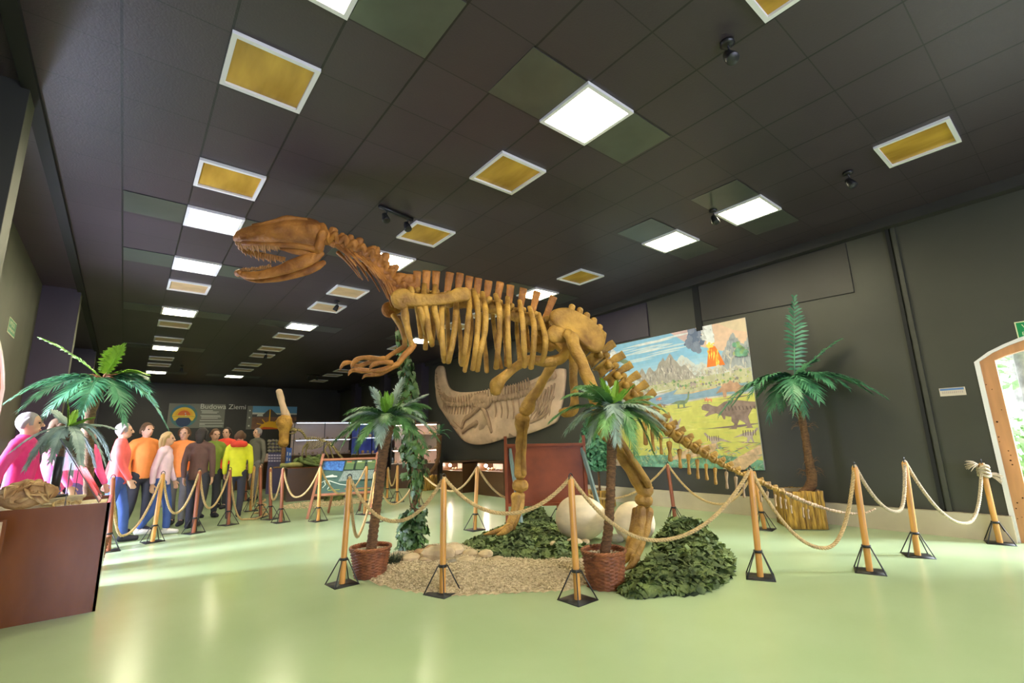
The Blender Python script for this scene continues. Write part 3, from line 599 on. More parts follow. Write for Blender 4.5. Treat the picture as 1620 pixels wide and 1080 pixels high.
A = Art(fr, w, h); A.p([(.1, .6), (1, .6), (1, 1), (.1, 1)], 'poster_sky'); A.p([(.1, .62), (1, .6), (1, .70), (.1, .72)], 'poster_white'); A.p([(.1, 0), (1, 0), (1, .64), (.1, .62)], 'soil_brown'); A.p([(.1, .52), (1, .54), (1, .64), (.1, .64)], 'ash'); A.p([(.3, .62), (.42, .86), (.47, .87), (.6, .62)], 'ash')
A.p([(.22, 0), (.30, .2), (.36, .28), (.42, .34), (.52, .34), (.6, .26), (.7, 0)], 'magma'); A.p([(.24, 0), (.34, .1), (.5, .08), (.68, 0)], 'magma_red'); A.p([(.43, .3), (.46, .3), (.455, .86), (.435, .86)], 'magma')
for q in ((.36, .28, .30, .42), (.55, .3, .62, .44), (.6, .26, .7, .38), (.31, .2, .2, .25)): A.line([(q[0], q[1]), (q[2], q[3])], .02, 'magma')
A.circ(.25, .56, .06, 'poster_white', 12, 0, PI)
for y in (.8, .5, .15): A.circ(.05, y, .018, 'poster_white', 8)
A.done(t)

# ------------------------------------------------------------------ fossil relief slab on the right wall
def rel(px, py, out=0.): 
    p = onx(px, py, XR); return V((XR-out, p.y, p.z))
t = T('fossil_relief', 'big pinkish plaster relief of a long-necked skeleton hung on the dark wall', 'relief', rel(790, 650))
O = [(692, 585), (697, 579), (704, 581), (708, 600), (714, 614), (728, 620), (760, 619), (800, 612), (840, 603), (872, 588), (893, 583), (897, 592), (894, 625), (886, 660), (876, 671), (850, 682), (825, 689), (800, 694), (776, 701), (757, 703), (738, 697), (722, 678), (706, 655), (694, 632)]
OO = [rel(*q, .06) for q in O]
def slabthing():
    import bmesh
    pts, _ = crom(OO+[OO[0]], 4); pts = pts[:-1]; ys = [p.y for p in pts]; zs = [p.z for p in pts]; mb = MB(); g = .055
    def inside(y, z):
        c = False; j = len(pts)-1
        for i in range(len(pts)):
            if (zs[i] > z) != (zs[j] > z) and y < (ys[j]-ys[i])*(z-zs[i])/(zs[j]-zs[i])+ys[i]: c = not c
            j = i
        return c
    bm = bmesh.new(); vs = [bm.verts.new(p) for p in pts]; f = bm.faces.new(vs)
    r = bmesh.ops.extrude_face_region(bm, geom=[f]); nv = [v for v in r['geom'] if isinstance(v, bmesh.types.BMVert)]
    for v in nv: v.co.x = XR-.006
    for v in vs: v.co.x = XR-.09+.03*noise.noise(v.co*2)
    return bm, inside
bm, inside = slabthing()
OUTL, _ = crom(OO+[OO[0]], 10)
mb = MB(); vi = {v: i for i, v in enumerate(bm.verts)}; mb.add([v.co for v in bm.verts], [[vi[v] for v in f.verts] for f in bm.faces]); bm.free()
# lumpy front surface
ny0, ny1, nz0, nz1 = 8.0, 15.0, 1.0, 4.1; g = .05; idx = {}; vs = []; fs = []
ny, nz_ = int((ny1-ny0)/g), int((nz1-nz0)/g)
for i in range(ny):
    for j in range(nz_):
        y, z = ny0+i*g, nz0+j*g
        if inside(y, z):
            idx[i, j] = len(vs); vs.append((XR-.115-.05*noise.noise(V((y*1.3, z*1.3, 0)))-.02*noise.noise(V((y*5, z*5, 3))), y, z))
for (i, j) in idx:
    q = [(i, j), (i+1, j), (i+1, j+1), (i, j+1)]
    if all(k in idx for k in q): fs.append([idx[k] for k in q])
for (i, j), k in idx.items():
    if not all((i+a, j+b) in idx for a, b in ((1, 0), (-1, 0), (0, 1), (0, -1), (1, 1), (-1, -1), (1, -1), (-1, 1))):
        q = min(OUTL, key=lambda p: (p.y-vs[k][1])**2+(p.z-vs[k][2])**2); vs[k] = (XR-.088, q.y, q.z)
mb.add(vs, fs); mb.build('slab', 'relief', t, fix=False)
rb = MB()
def rt(P, r, mats=0, lump=.3): rb.tube([rel(a, b, .13) for a, b in P], r, 7, 4, lump=lump, ls=6, ref=(1, 0, 0), flat=.6)
spine = [(697, 590), (700, 612), (706, 630), (716, 639), (735, 640), (755, 637), (775, 633), (795, 630), (815, 627), (835, 622), (855, 610), (872, 598), (886, 592)]
pts, _ = crom([rel(a, b, .15) for a, b in spine], 9)
for i in range(0, len(pts)-2, 2):
    r = .045+.05*min(1, i/50); rb.ell(pts[i], (.06, r, r*1.1), 8, lump=.3, ls=9)
    if 14 < i < 88:
        d = (pts[i+1]-pts[i]).normalized(); u = V((0, -d.z, d.y)); u = u if u.z > 0 else -u
        rb.tube([pts[i]+u*r, pts[i]+u*(r+.10+.13*min(1, i/60))], [.03, .02], 6, 1, lump=.3)
    if 18 < i < 46: rb.tube([pts[i]-V((0, 0, r)), pts[i]-V((0, -.03, r+.22))], [.022, .012], 6, 1, lump=.3)
for i in range(10):
    x = 788+i*9.5; rt([(x, 636-i*.9), (x+2, 650), (x+1, 664-abs(i-4)*1.2)], [.035, .03, .015])
for i in range(6): rt([(858+i*5, 622-i*3), (850+i*5, 645), (838+i*6, 662)], [.03, .03, .015])
rt([(752, 634), (765, 628), (778, 633), (774, 641), (757, 639)], [.12, .15, .15, .12, .1]); rt([(763, 642), (752, 655), (740, 664), (736, 676)], [.09, .075, .07, .06]); rt([(770, 645), (776, 660), (783, 683)], [.10, .08, .06])
rt([(760, 668), (745, 677), (737, 684)], [.07, .06, .05]); rt([(722, 665), (730, 672), (735, 678)], [.03, .03, .02]); rt([(718, 670), (728, 677)], [.03, .02]); rt([(860, 655), (872, 640), (882, 628)], [.05, .05, .03]); rt([(845, 668), (862, 660), (875, 648)], [.04, .04, .03])
rb.build('fossil_bones', 'reliefd', t)
# ------------------------------------------------------------------ the big skeleton
DC = V((4.45, 4.15, 0))
def dplane(az, C, lat):
    u = V((math.sin(az), math.cos(az), 0)); n = V((-u.y, u.x, 0)) if V((-u.y, u.x, 0)).dot(C) > 0 else V((u.y, -u.x, 0))
    return u, n, C+n*lat
AZ1, AZ2 = math.radians(-68), math.radians(-50)
UF, NF, _ = dplane(AZ1, DC, 0)
_p = pln(905, 525, DC, NF); TC = V((_p.x, _p.y, 0)); UT, NT, _ = dplane(AZ2, TC, 0)
def D(x, y, lat=0.):
    if x <= 905: return pln(x, y, DC+NF*lat, NF)
    return pln(x, y, TC+NT*lat, NT)
def dep(P): return (P-E0).dot(fw)
def pr(px, P): return px*dep(P)/FOC      # pixel radius -> metres at P
M['bonet'] = pbr('olive_ochre_bone', (.28, .145, .018), .65, .3, 8, col2=(.47, .27, .042), bump=.55, bscale=45)
dino = T('dinosaur_skeleton', 'huge ochre meat-eating dinosaur skeleton striding over the gravel bed', 'dinosaur skeleton', (DC.x, DC.y, 0))
def bone(name, pts, rad, lat, mat='bone', n=10, k=5, flat=1., ref=None, lump=.12, ls=9., parent=None, label=None, mb=None):
    """pts in photo pixels; lat one number or list; rad in photo pixels"""
    if not isinstance(lat, (list, tuple)): lat = [lat]*len(pts)
    P = [D(a, b, l) for (a, b), l in zip(pts, lat)]; R = [pr(r, p) for r, p in zip(rad, P)]
    q = mb or MB(); q.tube(P, R, n, k, ref=ref, flat=flat, lump=lump, ls=ls)
    if mb is None:
        o = q.build(name, mat, parent or dino)
        if label: o['label'] = label
        return o
# skull: lofted from the side outline, snout to braincase
def loft(sec, mat, name, parent, lump=.05, ls=6., n=20):
    """sec: list of (centre, up half height, half width, tangent-free) built as rounded boxes"""
    mb = MB(); vs = []; fs = []
    for c, hh, hw, top, side in sec:
        for j in range(n):
            a = 2*PI*j/n; ca, sa = math.cos(a), math.sin(a); e = .72
            x = math.copysign(abs(ca)**e, ca)*hw; y = math.copysign(abs(sa)**e, sa)*hh
            if y > 0: x *= 1-top*(y/hh)
            p = c+NF*x+V((0, 0, 1))*y
            p += (p-c).normalized()*(lump*noise.noise(p*ls)); vs.append(p)
    for i in range(len(sec)-1):
        for j in range(n): fs.append((i*n+j, i*n+(j+1) % n, (i+1)*n+(j+1) % n, (i+1)*n+j))
    fs.append(tuple(reversed(range(n)))); fs.append(tuple(range((len(sec)-1)*n, len(sec)*n))); mb.add(vs, fs)
    return mb
# (x, top y, bottom y, half width m)
SK = [(369.5, 374, 380, .03), (374, 368, 383, .075), (384, 362, 385.5, .11), (400, 356.5, 387.5, .15), (420, 352.5, 388, .18), (434, 351, 388, .20), (445, 347, 388, .21), (457, 345.5, 388.5, .22), (474, 346.5, 390, .235), (490, 348.5, 393, .25), (501, 352, 395, .255), (508, 357, 394, .23), (513, 362, 386, .17)]
sec = []
for x, a, b, w in SK:
    P, Q = D(x, a, -.02), D(x, b, -.02); sec.append(((P+Q)/2, (P-Q).length/2, w, .42, 0))
mb = loft(sec, 'bone2', 'skull', dino, .035, 5.)
# brow ridge, rear crest, cheek bar
for lt in (-.17, .17):
    mb.tube([D(400, 357, lt*.7), D(430, 352, lt), D(455, 346.5, lt), (D(485, 349, lt))], [.02, .03, .045, .03], 8, 4, lump=.3)
    mb.tube([D(509, 358, lt), D(511.5, 368, lt*1.3), D(506, 380, lt*1.4), D(504, 392, lt*1.4), D(503, 399, lt*1.3)], [.05, .055, .05, .055, .05], 8, 4, lump=.3)
    mb.tube([D(384, 384.5, lt*.75), D(430, 387, lt*1.1), D(470, 389, lt*1.35), D(500, 395, lt*1.4)], [.025, .03, .035, .04], 8, 4, lump=.3)
    mb.tube([D(440, 392, lt*.95), D(470, 396.5, lt*1.1), D(497, 400.5, lt*1.2)], [.02, .05, .035], 8, 4, ref=NF, flat=.5)
skull = mb.build('skull', 'bone2', dino)
# upper teeth
def tooth(P, Q, r, par):
    mb = MB(); mb.tube([P, P.lerp(Q, .5)+UF*.008, Q], [r, r*.8, r*.15], 7, 2, cap=False); return mb.build('tooth', 'tooth', par)
for s in (-1, 1):
    for i in range(19):
        f = i/18; x = 375+f*66; yb = 383+5*f**.75; w = .055+.125*f**.7; L = (7+7*math.sin(PI*min(1, .12+f*.82)))*(.75+.4*((i*7) % 5)/5); sh = NF*(2*w if s > 0 else 0)
        tooth(D(x, yb-1, -w-.03)+sh, D(x+1.5, yb+L, -w-.01)+sh, .020, skull)
# lower jaw: two rami meeting at the chin
jaw = MB()
pts = [(380, 432), (392, 435), (412, 434.5), (440, 428.5), (462, 420.5), (482, 413), (497, 407), (509, 400)]
hh = [5, 6.5, 7, 8.5, 11, 11, 9, 5.5]; lt = [.03, .085, .125, .165, .19, .21, .22, .23]
P = [D(a, b, -l) for (a, b), l in zip(pts, lt)]; R = [pr(h, p) for h, p in zip(hh, P)]
jaw.tube(P, R, 12, 5, ref=NF, flat=.45, lump=.14, ls=7); jaw.tube([p+NF*(1.25*l) for p, l in zip(P, lt)], [r*.85 for r in R], 12, 5, ref=NF, flat=.45, lump=.14, ls=7)
jaw.tube([D(379, 431, -.04), D(377.5, 432, 0), D(379, 431, .04)], [.035, .045, .035], 8, 3)
jawo = jaw.build('lower_jaw', 'bone2', dino)
for s in (-1, 1):
    for i in range(15):
        f = i/14; x = 382+f*46; yb = 427.5-.5*f-5.5*f*f; w = -(.05+.10*f); sh = NF*(-1.25*w if s > 0 else 0)
        tooth(D(x, yb+1, w)+sh, D(x+1, yb-(3.2+2.4*((i*3) % 4)/4), w)+sh, .014, jawo)
# vertebrae
def vert(P, t, u, rc, ln, sp, sw, lean, tr, mat, lump=.18, parent=None, tdrop=.3):
    t = t.normalized(); u = (u-t*u.dot(t)).normalized(); sd = t.cross(u); mb = MB()
    mb.tube([P-t*ln*.46, P, P+t*ln*.46], [rc, rc*.74, rc], 10, 2, lump=lump, ls=14)
    if sp > 0:
        b0 = P+u*rc*.55; b1 = P+u*(rc+sp)+t*lean
        mb.tube([b0, b0.lerp(b1, .35), b0.lerp(b1, .7), b1], [sw*.55, sw*.5, sw*.62, sw*.66], 8, 2, ref=sd, flat=.42, lump=lump, ls=14)
    if tr > 0:
        for s in (-1, 1): mb.tube([P+u*rc*.6, P+u*(rc*.6-tr*tdrop*.3)+sd*s*tr*.6, P+u*(rc*.6-tr*tdrop)+sd*s*tr], [rc*.42, rc*.34, rc*.26], 7, 2, lump=lump)
        for e in (-1, 1): mb.ell(P+u*rc*.9+t*ln*.45*e, (rc*.5, rc*.5, rc*.42), 7, lump=.25, ls=15)
    return mb
def chain(pix, lat, k): 
    P, _ = crom([D(a, b, lat) for a, b in pix], k); return P
def along(P, dist):
    acc = 0; out = []; i = 0
    for d in dist:
        while i < len(P)-2 and acc+(P[i+1]-P[i]).length < d: acc += (P[i+1]-P[i]).length; i += 1
        L_ = (P[i+1]-P[i]).length; out.append((P[i].lerp(P[i+1], (d-acc)/L_), (P[i+1]-P[i]).normalized()))
    return out
Z1 = V((0, 0, 1))
# neck: ten vertebrae with long slender neck ribs
NP = chain([(515, 380), (528, 384), (543, 389), (560, 397), (577, 405), (592, 415), (606, 428), (619, 443), (632, 458), (646, 468)], 0, 8)
tot = sum((a-b).length for a, b in zip(NP, NP[1:]))
rnd = random.Random(11)
for i, (P, tn) in enumerate(along(NP, [tot*(j+.45)/11 for j in range(11)])):
    mb = MB(); rc = .056+.0045*i; ln = tot/11; up = (Z1-tn*tn.z).normalized(); sd = tn.cross(up)
    mb.tube([P-tn*ln*.42, P, P+tn*ln*.42], [rc, rc*.66, rc*1.05], 10, 2, lump=.35, ls=12)
    q = (.10, .075, .085, .09, .085, .09, .08, .08, .08, .08, .08)[i]; lean = rnd.uniform(-.06, .05)
    mb.tube([P+up*rc*.4-tn*ln*.1, P+up*(rc+q*.5)+tn*lean*.5, P+up*(rc+q)+tn*lean], [.06, .045, .05 if i % 3 == 0 else .032], 8, 2, ref=sd, flat=.6, lump=.5, ls=14)
    for e in (-1, 1):
        for sg in (-1, 1): mb.tube([P+sd*sg*.03, P+sd*sg*.10+up*.05+tn*e*ln*.4, P+sd*sg*.11+up*.08+tn*e*ln*.6], [.04, .038, .026], 7, 2, lump=.4, ls=14)
    if 0 < i < 10:
        for sg in (-1, 1):
            a = P+sd*sg*.10-up*.06; L_ = (.34 if i < 8 else .24)*rnd.uniform(.85, 1.15); d = (tn*.75-Z1*rnd.uniform(.45, .75)+sd*sg*.2).normalized(); mb.tube([a, a+d*L_*.5+Z1*.02, a+d*L_], [.026, .016, .008], 6, 3, lump=.2)
    mb.build('neck_vertebra', 'bone2', dino)
# back
BP = chain([(642, 466), (660, 471), (690, 475), (720, 478), (750, 482), (780, 489), (810, 498), (840, 508), (868, 518), (890, 528)], 0, 8)
tips = [(661, 428), (652, 437), (674, 428), (690, 429), (716, 431), (728, 432), (743, 437), (756, 440), (773, 444), (790, 447), (808, 452), (828, 457), (848, 462), (876, 470)]
tips = [(648, 434), (660, 429), (675, 428), (690, 429), (712, 431), (728, 432), (743, 437), (757, 440), (773, 444), (791, 446), (808, 451), (828, 456), (850, 461), (876, 469)]
tot = sum((a-b).length for a, b in zip(BP, BP[1:]))
bases = [(648, 466), (659, 468), (673, 470), (688, 471), (706, 473), (722, 474), (738, 476), (753, 478), (769, 482), (786, 486), (804, 492), (822, 498), (840, 504), (860, 511)]
for (bx, by), (tx, ty) in zip(bases, tips):
    P = D(bx, by+4); Q = D(tx, ty); tn = (D(bx+10, by+7)-P).normalized(); mb = MB()
    r = pr(9.5, P); ln = pr(15, P)
    mb.tube([P-tn*ln*.5, P, P+tn*ln*.5], [r, r*.75, r], 10, 2, lump=.25, ls=14)
    for s in (-1, 1): mb.tube([P+Z1*r*.7, P+Z1*r*.8+NF*s*.10, P+Z1*r*.7+NF*s*.18], [.05, .042, .035], 7, 2, lump=.25)
    for e in (-1, 1): mb.ell(P+Z1*r*.9+tn*e*ln*.4, (.05, .05, .045), 7, lump=.3, ls=15)
    b = P+Z1*r*.5; w = pr(6.5, P)
    o = mb.build('back_vertebra', 'bone', dino)
    mb = MB(); mb.tube([b, b.lerp(Q, .4), b.lerp(Q, .75), Q], [w*.75, w*.82, w*.95, w*1.0], 12, 3, ref=NF, flat=.38, lump=.16, ls=12, cap=False)
    mb.build('neural_spine', 'bone2', o)
# ribs, near side then far side: (top, mid, low, tip)
RN = [[(659, 466), (664, 484), (669, 505), (674, 528)], [(671, 450), (672, 478), (676, 505), (680, 530), (684, 546)], [(688, 452), (687, 482), (693, 515), (699, 545)], [(704, 466), (699, 490), (699, 520), (701, 550), (703, 572)], [(722, 474), (721, 498), (718, 530), (712, 560), (709, 573)],
      [(743, 460), (742, 490), (739, 525), (735, 555), (731, 577)], [(749, 458), (755, 480), (756, 515), (753, 550), (748, 584)], [(763, 463), (768, 490), (767, 525), (760, 555), (755, 586)], [(784, 466), (790, 490), (790, 530), (787, 560), (785, 582)], [(803, 470), (803, 500), (804, 545), (806, 580)], [(822, 476), (826, 505), (829, 545), (830, 580)],
      [(838, 486), (845, 515), (844, 550), (840, 582)], [(852, 496), (861, 525), (863, 550), (857, 572)]]
for P in RN:
    n_ = len(P); lat = [-.14]+[-.42-.06*math.sin(PI*i/n_) for i in range(1, n_)]; lat[-1] = -.36
    bone('rib', P, [4.2]+[4.8]*(n_-2)+[4.6], lat, n=9, flat=.75, ref=NF, lump=.14)
RF = [[(655, 468), (660, 490), (664, 515), (666, 535)], [(668, 468), (671, 495), (674, 520), (673, 552)], [(683, 472), (684, 495), (686, 520), (684, 540)], [(706, 470), (708, 500), (709, 535), (710, 568)], [(722, 474), (725, 505), (729, 540), (729, 574)], [(738, 476), (746, 510), (742, 550), (735, 587)], [(757, 480), (763, 515), (768, 555), (770, 588)], [(778, 486), (782, 520), (787, 555), (793, 582)], [(797, 490), (799, 525), (801, 560), (801, 578)],
      [(817, 496), (818, 525), (821, 555), (822, 570)], [(832, 502), (834, 530), (836, 555)], [(848, 510), (852, 535), (855, 556)]]
for P in RF:
    n_ = len(P); lat = [.14]+[.42+.06*math.sin(PI*i/n_) for i in range(1, n_)]; lat[-1] = .36
    bone('rib', P, [3.4]+[3.8]*(n_-2)+[3.8], lat, n=9, flat=.75, ref=NF, lump=.14)
# shoulder blades and the coracoid lobes
bone('shoulder_blade', [(627, 474), (638, 470), (655, 474), (682, 474), (710, 471), (727, 466), (738, 465)], [13, 15, 11.5, 9.5, 9.5, 12, 11.5], -.50, n=14, flat=.36, ref=NF, lump=.1)
bone('shoulder_blade', [(617, 490), (624, 486), (640, 480), (670, 480), (700, 478), (725, 472)], [11, 12, 9, 8, 8, 10], .46, n=14, flat=.36, ref=NF, lump=.1)
mb = MB(); c = D(617, 490, .46); r = pr(12.5, c); mb.ell(c, (r*.3, r, r*1.05), 16, ax=(NF, UF, Z1), lump=.12); mb.build('coracoid', 'bone2', dino)
mb = MB(); c = D(634, 473, -.49); r = pr(15.5, c); mb.ell(c, (r*.36, r, r*1.1), 16, ax=(NF, UF, Z1), lump=.12); mb.ell(D(651, 461, -.49), (r*.3, r*.33, r*.4), 10, ax=(NF, UF, Z1)); mb.build('coracoid', 'bone', dino)
# arms
aL = -.46; aR = .42
bone('upper_arm', [(640, 487), (641, 502), (645, 520), (649, 536), (653, 549)], [5.5, 6.5, 5, 4.2, 5], aL)
bone('forearm', [(655, 545), (649, 553), (640, 562), (631, 574)], [5, 5.2, 4.8, 4.5], aL, 'bone2')
bone('upper_arm', [(622, 498), (633, 515), (640, 535), (640, 548)], [4.5, 4.5, 3.8, 4.2], aR)
bone('forearm', [(640, 548), (632, 553), (620, 560), (610, 568)], [4.2, 3.8, 3.6, 4], aR, 'bone2')
for F, l in (([(630, 575), (618, 580), (604, 585), (589, 586.5), (573, 586), (561, 585), (554, 588), (551, 594)], aL), ([(630, 576), (616, 584), (602, 590), (588, 593), (578, 594), (573, 599)], aL+.08), ([(620, 574), (606, 573), (594, 575), (587, 580), (585, 585)], aL-.1)):
    bone('finger', F, [4.5]+[3.6+.8*(i % 2) for i in range(len(F)-3)]+[2.6, .7], l, 'bone2', n=8, k=4, lump=.15)
for F, l in (([(608, 567), (598, 567), (585, 566), (572, 566), (563, 570), (557, 577), (556, 583)], aR), ([(606, 570), (585, 573), (566, 580), (556, 574), (546, 574), (540, 580), (538, 586)], aR+.1)):
    bone('finger', F, [4.2]+[3.4+.8*(i % 2) for i in range(len(F)-3)]+[2.4, .7], l, 'bone2', n=8, k=4, lump=.15)
# hip: ilium plates, sacral spines, pubis and ischium
IL = [(869, 504), (872, 493), (882, 488), (899, 488), (917, 496), (934, 506), (946, 518), (954, 534), (955, 546), (950, 556), (940, 558), (928, 552), (915, 541), (905, 531), (892, 524), (878, 517)]
for s, nm in ((-1, ''), (1, '')):
    O = [pln(a, b, DC+NF*(s*.30), NF) for a, b in IL] if s < 0 else [pln(a, b, DC+NF*(-.30), NF)+NF*.62 for a, b in IL]
    mb = MB(); mb.plate(O, NF, .065, bulge=.45)
    Q = [pln(a, b, DC+NF*(-.30), NF)+(NF*.62 if s > 0 else V()) for a, b in ((874, 530), (884, 527), (896, 527), (902, 533))]
    mb.tube(Q, [.10, .12, .10, .09], 12, 4, ref=NF, flat=.6, lump=.12)
    mb.build('ilium', 'bone', dino)
sac = [(900, 505, 905, 484), (912, 512, 918, 489), (924, 520, 929, 497), (935, 530, 940, 505), (944, 540, 949, 516), (950, 550, 955, 527)]
for bx, by, tx, ty in sac:
    P = pln(bx, by+8, DC, NF); Q = pln(tx, ty, DC, NF); mb = MB(); w = pr(5.5, P)
    mb.ell(P, (.10, .10, .09), 9, lump=.2, ls=12); mb.tube([P, P.lerp(Q, .6), Q], [w*.7, w*.9, w], 10, 2, ref=NF, flat=.6, lump=.15); mb.build('sacral_vertebra', 'bone', dino)
bone('pubis', [(902, 548), (888, 566), (868, 572), (838, 569), (815, 581), (797, 596), (786, 608), (784, 620)], [9, 9, 9, 8, 7, 8, 12, 9], [-.2, -.15, -.1, -.1, -.1, -.1, -.1, -.1], n=12)
bone('ischium', [(903, 545), (907, 570), (907, 600), (909, 630), (906, 648), (894, 652), (887, 651)], [8, 7.5, 6.5, 6.5, 9, 8, 5], [-.25, -.2, -.15, -.12, -.1, -.1, -.1], n=12)
# hind legs
def leg(name, pts, rad, lat, **kw): return bone(name, pts, rad, lat, n=14, **kw)
nl = [-.42, -.46, -.5, -.55, -.6]
def DN(P, lat): return [pln(a, b, DC+NF*l, NF) for (a, b), l in zip(P, lat)]
def nb(name, pts, rad, lat, mat='bone', flat=1., lump=.22, n=14):
    P = DN(pts, lat); mb = MB(); mb.tube(P, [pr(r, p) for r, p in zip(rad, P)], n, 5, lump=lump, ls=8, ref=NF if flat != 1 else None, flat=flat); return mb.build(name, mat, dino)
nb('thigh_bone', [(898, 527), (905, 536), (912, 556), (922, 578), (933, 606), (944, 636), (949, 656)], [9, 10, 9, 9.5, 9.5, 11, 13], [-.40, -.44, -.5, -.56, -.62, -.68, -.72])
nb('shin_bone', [(947, 662), (958, 680), (975, 702), (996, 736), (1012, 764), (1022, 777)], [14, 14, 12, 11.5, 12.5, 14], [-.72, -.74, -.76, -.78, -.8, -.8])
nb('fibula', [(968, 672), (978, 690), (1000, 724), (1018, 752), (1026, 768)], [4, 4.5, 4.5, 5, 6], [-.92, -.94, -.95, -.95, -.92], lump=.2)
nb('fibula', [(831, 662), (831, 690), (829, 720), (829, 750)], [4.5, 3.2, 3.2, 4.2], [.76, .8, .82, .84], lump=.2)
nb('ankle_bone', [(1011, 789), (1019, 791), (1026, 792)], [9, 12, 9], [-.8]*3)
nb('foot_bone', [(1014, 804), (1012, 826), (1007, 850), (999, 872)], [8, 9, 8.5, 8], [-.82, -.84, -.86, -.88]); nb('foot_bone', [(1026, 806), (1022, 832), (1014, 858), (1006, 878)], [8, 8, 8, 7], [-.76, -.78, -.8, -.82]); nb('foot_bone', [(1006, 806), (1003, 830), (998, 855), (992, 874)], [6, 6.5, 6.5, 6], [-.70, -.74, -.78, -.82])
for i, (F, l) in enumerate((([(999, 872), (990, 884), (981, 890), (972, 892)], -.9), ([(992, 876), (980, 884), (970, 886)], -.74), ([(1006, 880), (1000, 892), (990, 900)], -1.02))):
    nb('toe', F, [7, 6, 4.5, 2][:len(F)-1]+[2], [l]*len(F), n=10)
nb('thigh_bone', [(882, 566), (870, 583), (857, 604), (844, 626), (834, 644), (829, 651)], [7, 7.5, 7, 8, 12, 10], [.42, .5, .6, .7, .78, .8])
nb('shin_bone', [(827, 661), (826, 668), (824, 692), (822, 715), (822, 740), (823, 752)], [12, 11, 7.5, 7, 8.5, 10], [.82, .84, .88, .9, .92, .92])
nb('ankle_bone', [(816, 767), (823, 768), (830, 767)], [9, 11, 9], [.92]*3)
nb('foot_bone', [(817, 784), (816, 798), (811, 816), (805, 830)], [9, 7, 6.5, 6], [.9, .88, .86, .84]); nb('foot_bone', [(824, 783), (822, 800), (817, 818), (810, 832)], [8, 6.5, 6, 5.5], [.98, .98, .96, .94])
for F, l in (([(805, 831), (794, 838), (780, 842), (766, 845)], .82), ([(808, 833), (798, 841), (786, 846)], .74), ([(812, 833), (804, 839), (795, 843)], .98)):
    nb('toe', F, [5.5, 4.6, 3.6, 2][:len(F)-1]+[1.6], [l]*len(F), n=10)
# tail
TP_ = [(905, 530), (925, 549), (942, 567), (956, 583), (970, 599), (985, 615), (1001, 631), (1018, 647), (1034, 661), (1052, 677), (1070, 690), (1088, 702), (1106, 713), (1124, 724), (1142, 734), (1160, 743), (1180, 753), (1200, 761), (1222, 771), (1245, 781), (1270, 792), (1295, 801), (1320, 808), (1345, 812), (1368, 811), (1386, 804)]
TL = chain(TP_, 0, 6); tot = sum((a-b).length for a, b in zip(TL, TL[1:]))
def projpx(P):
    d = V(P)-E0; z = d.dot(fw); return 810+FOC*d.dot(RT)/z, 540-FOC*d.dot(UP)/z
ds = []; d = .05; st = .185
while d < tot-.03: ds.append(d); d += st; st = max(.072, st*.968)
NTV = len(ds)
for i, (P, tn) in enumerate(along(TL, ds)):
    f = i/NTV; x, y = projpx(P); stp = (ds[i+1]-ds[i]) if i+1 < NTV else .07
    rc = pr(max(2.2, 15.5-14.6*max(0, (x-955))/260) if x < 1180 else max(1.6, 5-3.4*(x-1180)/200), P)
    big = x < 1022; f2 = max(0, 1-max(0, x-1022)/215); sp = pr(27-max(0, (x-955))*.06, P) if big else pr(14*f2, P); up = (Z1-tn*tn.z).normalized(); sd = tn.cross(up); mb = MB()
    mb.tube([P-tn*stp*.46, P-tn*stp*.1, P+tn*stp*.44], [rc*1.04, rc*.70, rc*1.0], 9, 3, lump=.22, ls=13, cap=False)
    if f2 > 0:
        w = pr(7.5 if big else 3.2+2.2*f2, P); b0 = P+up*rc*.5-tn*stp*.1; b1 = P+up*(rc*.8+sp)+tn*stp*(.15 if big else .45)
        mb.tube([b0, b0.lerp(b1, .35), b0.lerp(b1, .75), b1], [w*.7, w*.72, w*.9, w*.92], 10, 2, ref=sd, flat=.45, lump=.3, ls=12, cap=False)
    if x < 1190:
        for sg in (-1, 1): mb.tube([P+up*rc*.4+sd*sg*rc*.5, P+sd*sg*rc*1.5+up*rc*.25+tn*stp*.15], [rc*.5, rc*.3], 7, 1, lump=.3); mb.ell(P+up*rc*.95+sd*sg*rc*.3+tn*stp*.42, (rc*.42, rc*.42, rc*.36), 7, lump=.3, ls=15)
    o = mb.build('tail_vertebra', 'bonet' if f < .62 else 'bone3', dino)
# chevrons hang below the tail on thin wires
CH = [(1020, 668, 702, 5), (1032, 680, 712, 4.2), (1045, 690, 717, 3.6), (1059, 700, 728, 5), (1075, 712, 739, 4.4), (1089, 720, 749, 4), (1103, 728, 756, 3.8), (1117, 735, 758, 3.6), (1131, 741, 765, 3.5), (1149, 747, 772, 3.2), (1164, 755, 780, 3.2), (1176, 765, 786, 3), (1203, 777, 793, 2.6), (1214, 778, 793, 2.4), (1226, 783, 800, 2.4), (1234, 787, 803, 2.4), (1242, 790, 804, 2.4), (1251, 800, 811, 2.2), (1270, 803, 818, 2.2), (1278, 806, 820, 2.2)]
for x, a, b, r in CH:
    c = [p for p in TP_ if p[0] <= x][-1]; c2 = [p for p in TP_ if p[0] > x][0]; ty = c[1]+(c2[1]-c[1])*(x-c[0])/(c2[0]-c[0])
    mb = MB(); P, Q, R = D(x, a), D(x+.5, (a+b)/2), D(x+1.5, b); mb.tube([P, Q, R], [pr(r*.9, P), pr(r*.5, P), pr(r*.75, P)], 8, 3, lump=.2, ls=16)
    mb.tube([D(x, ty), P], .003, 5, 1); mb.build('chevron_bone', 'bone' if x < 1140 else 'bone3', dino)

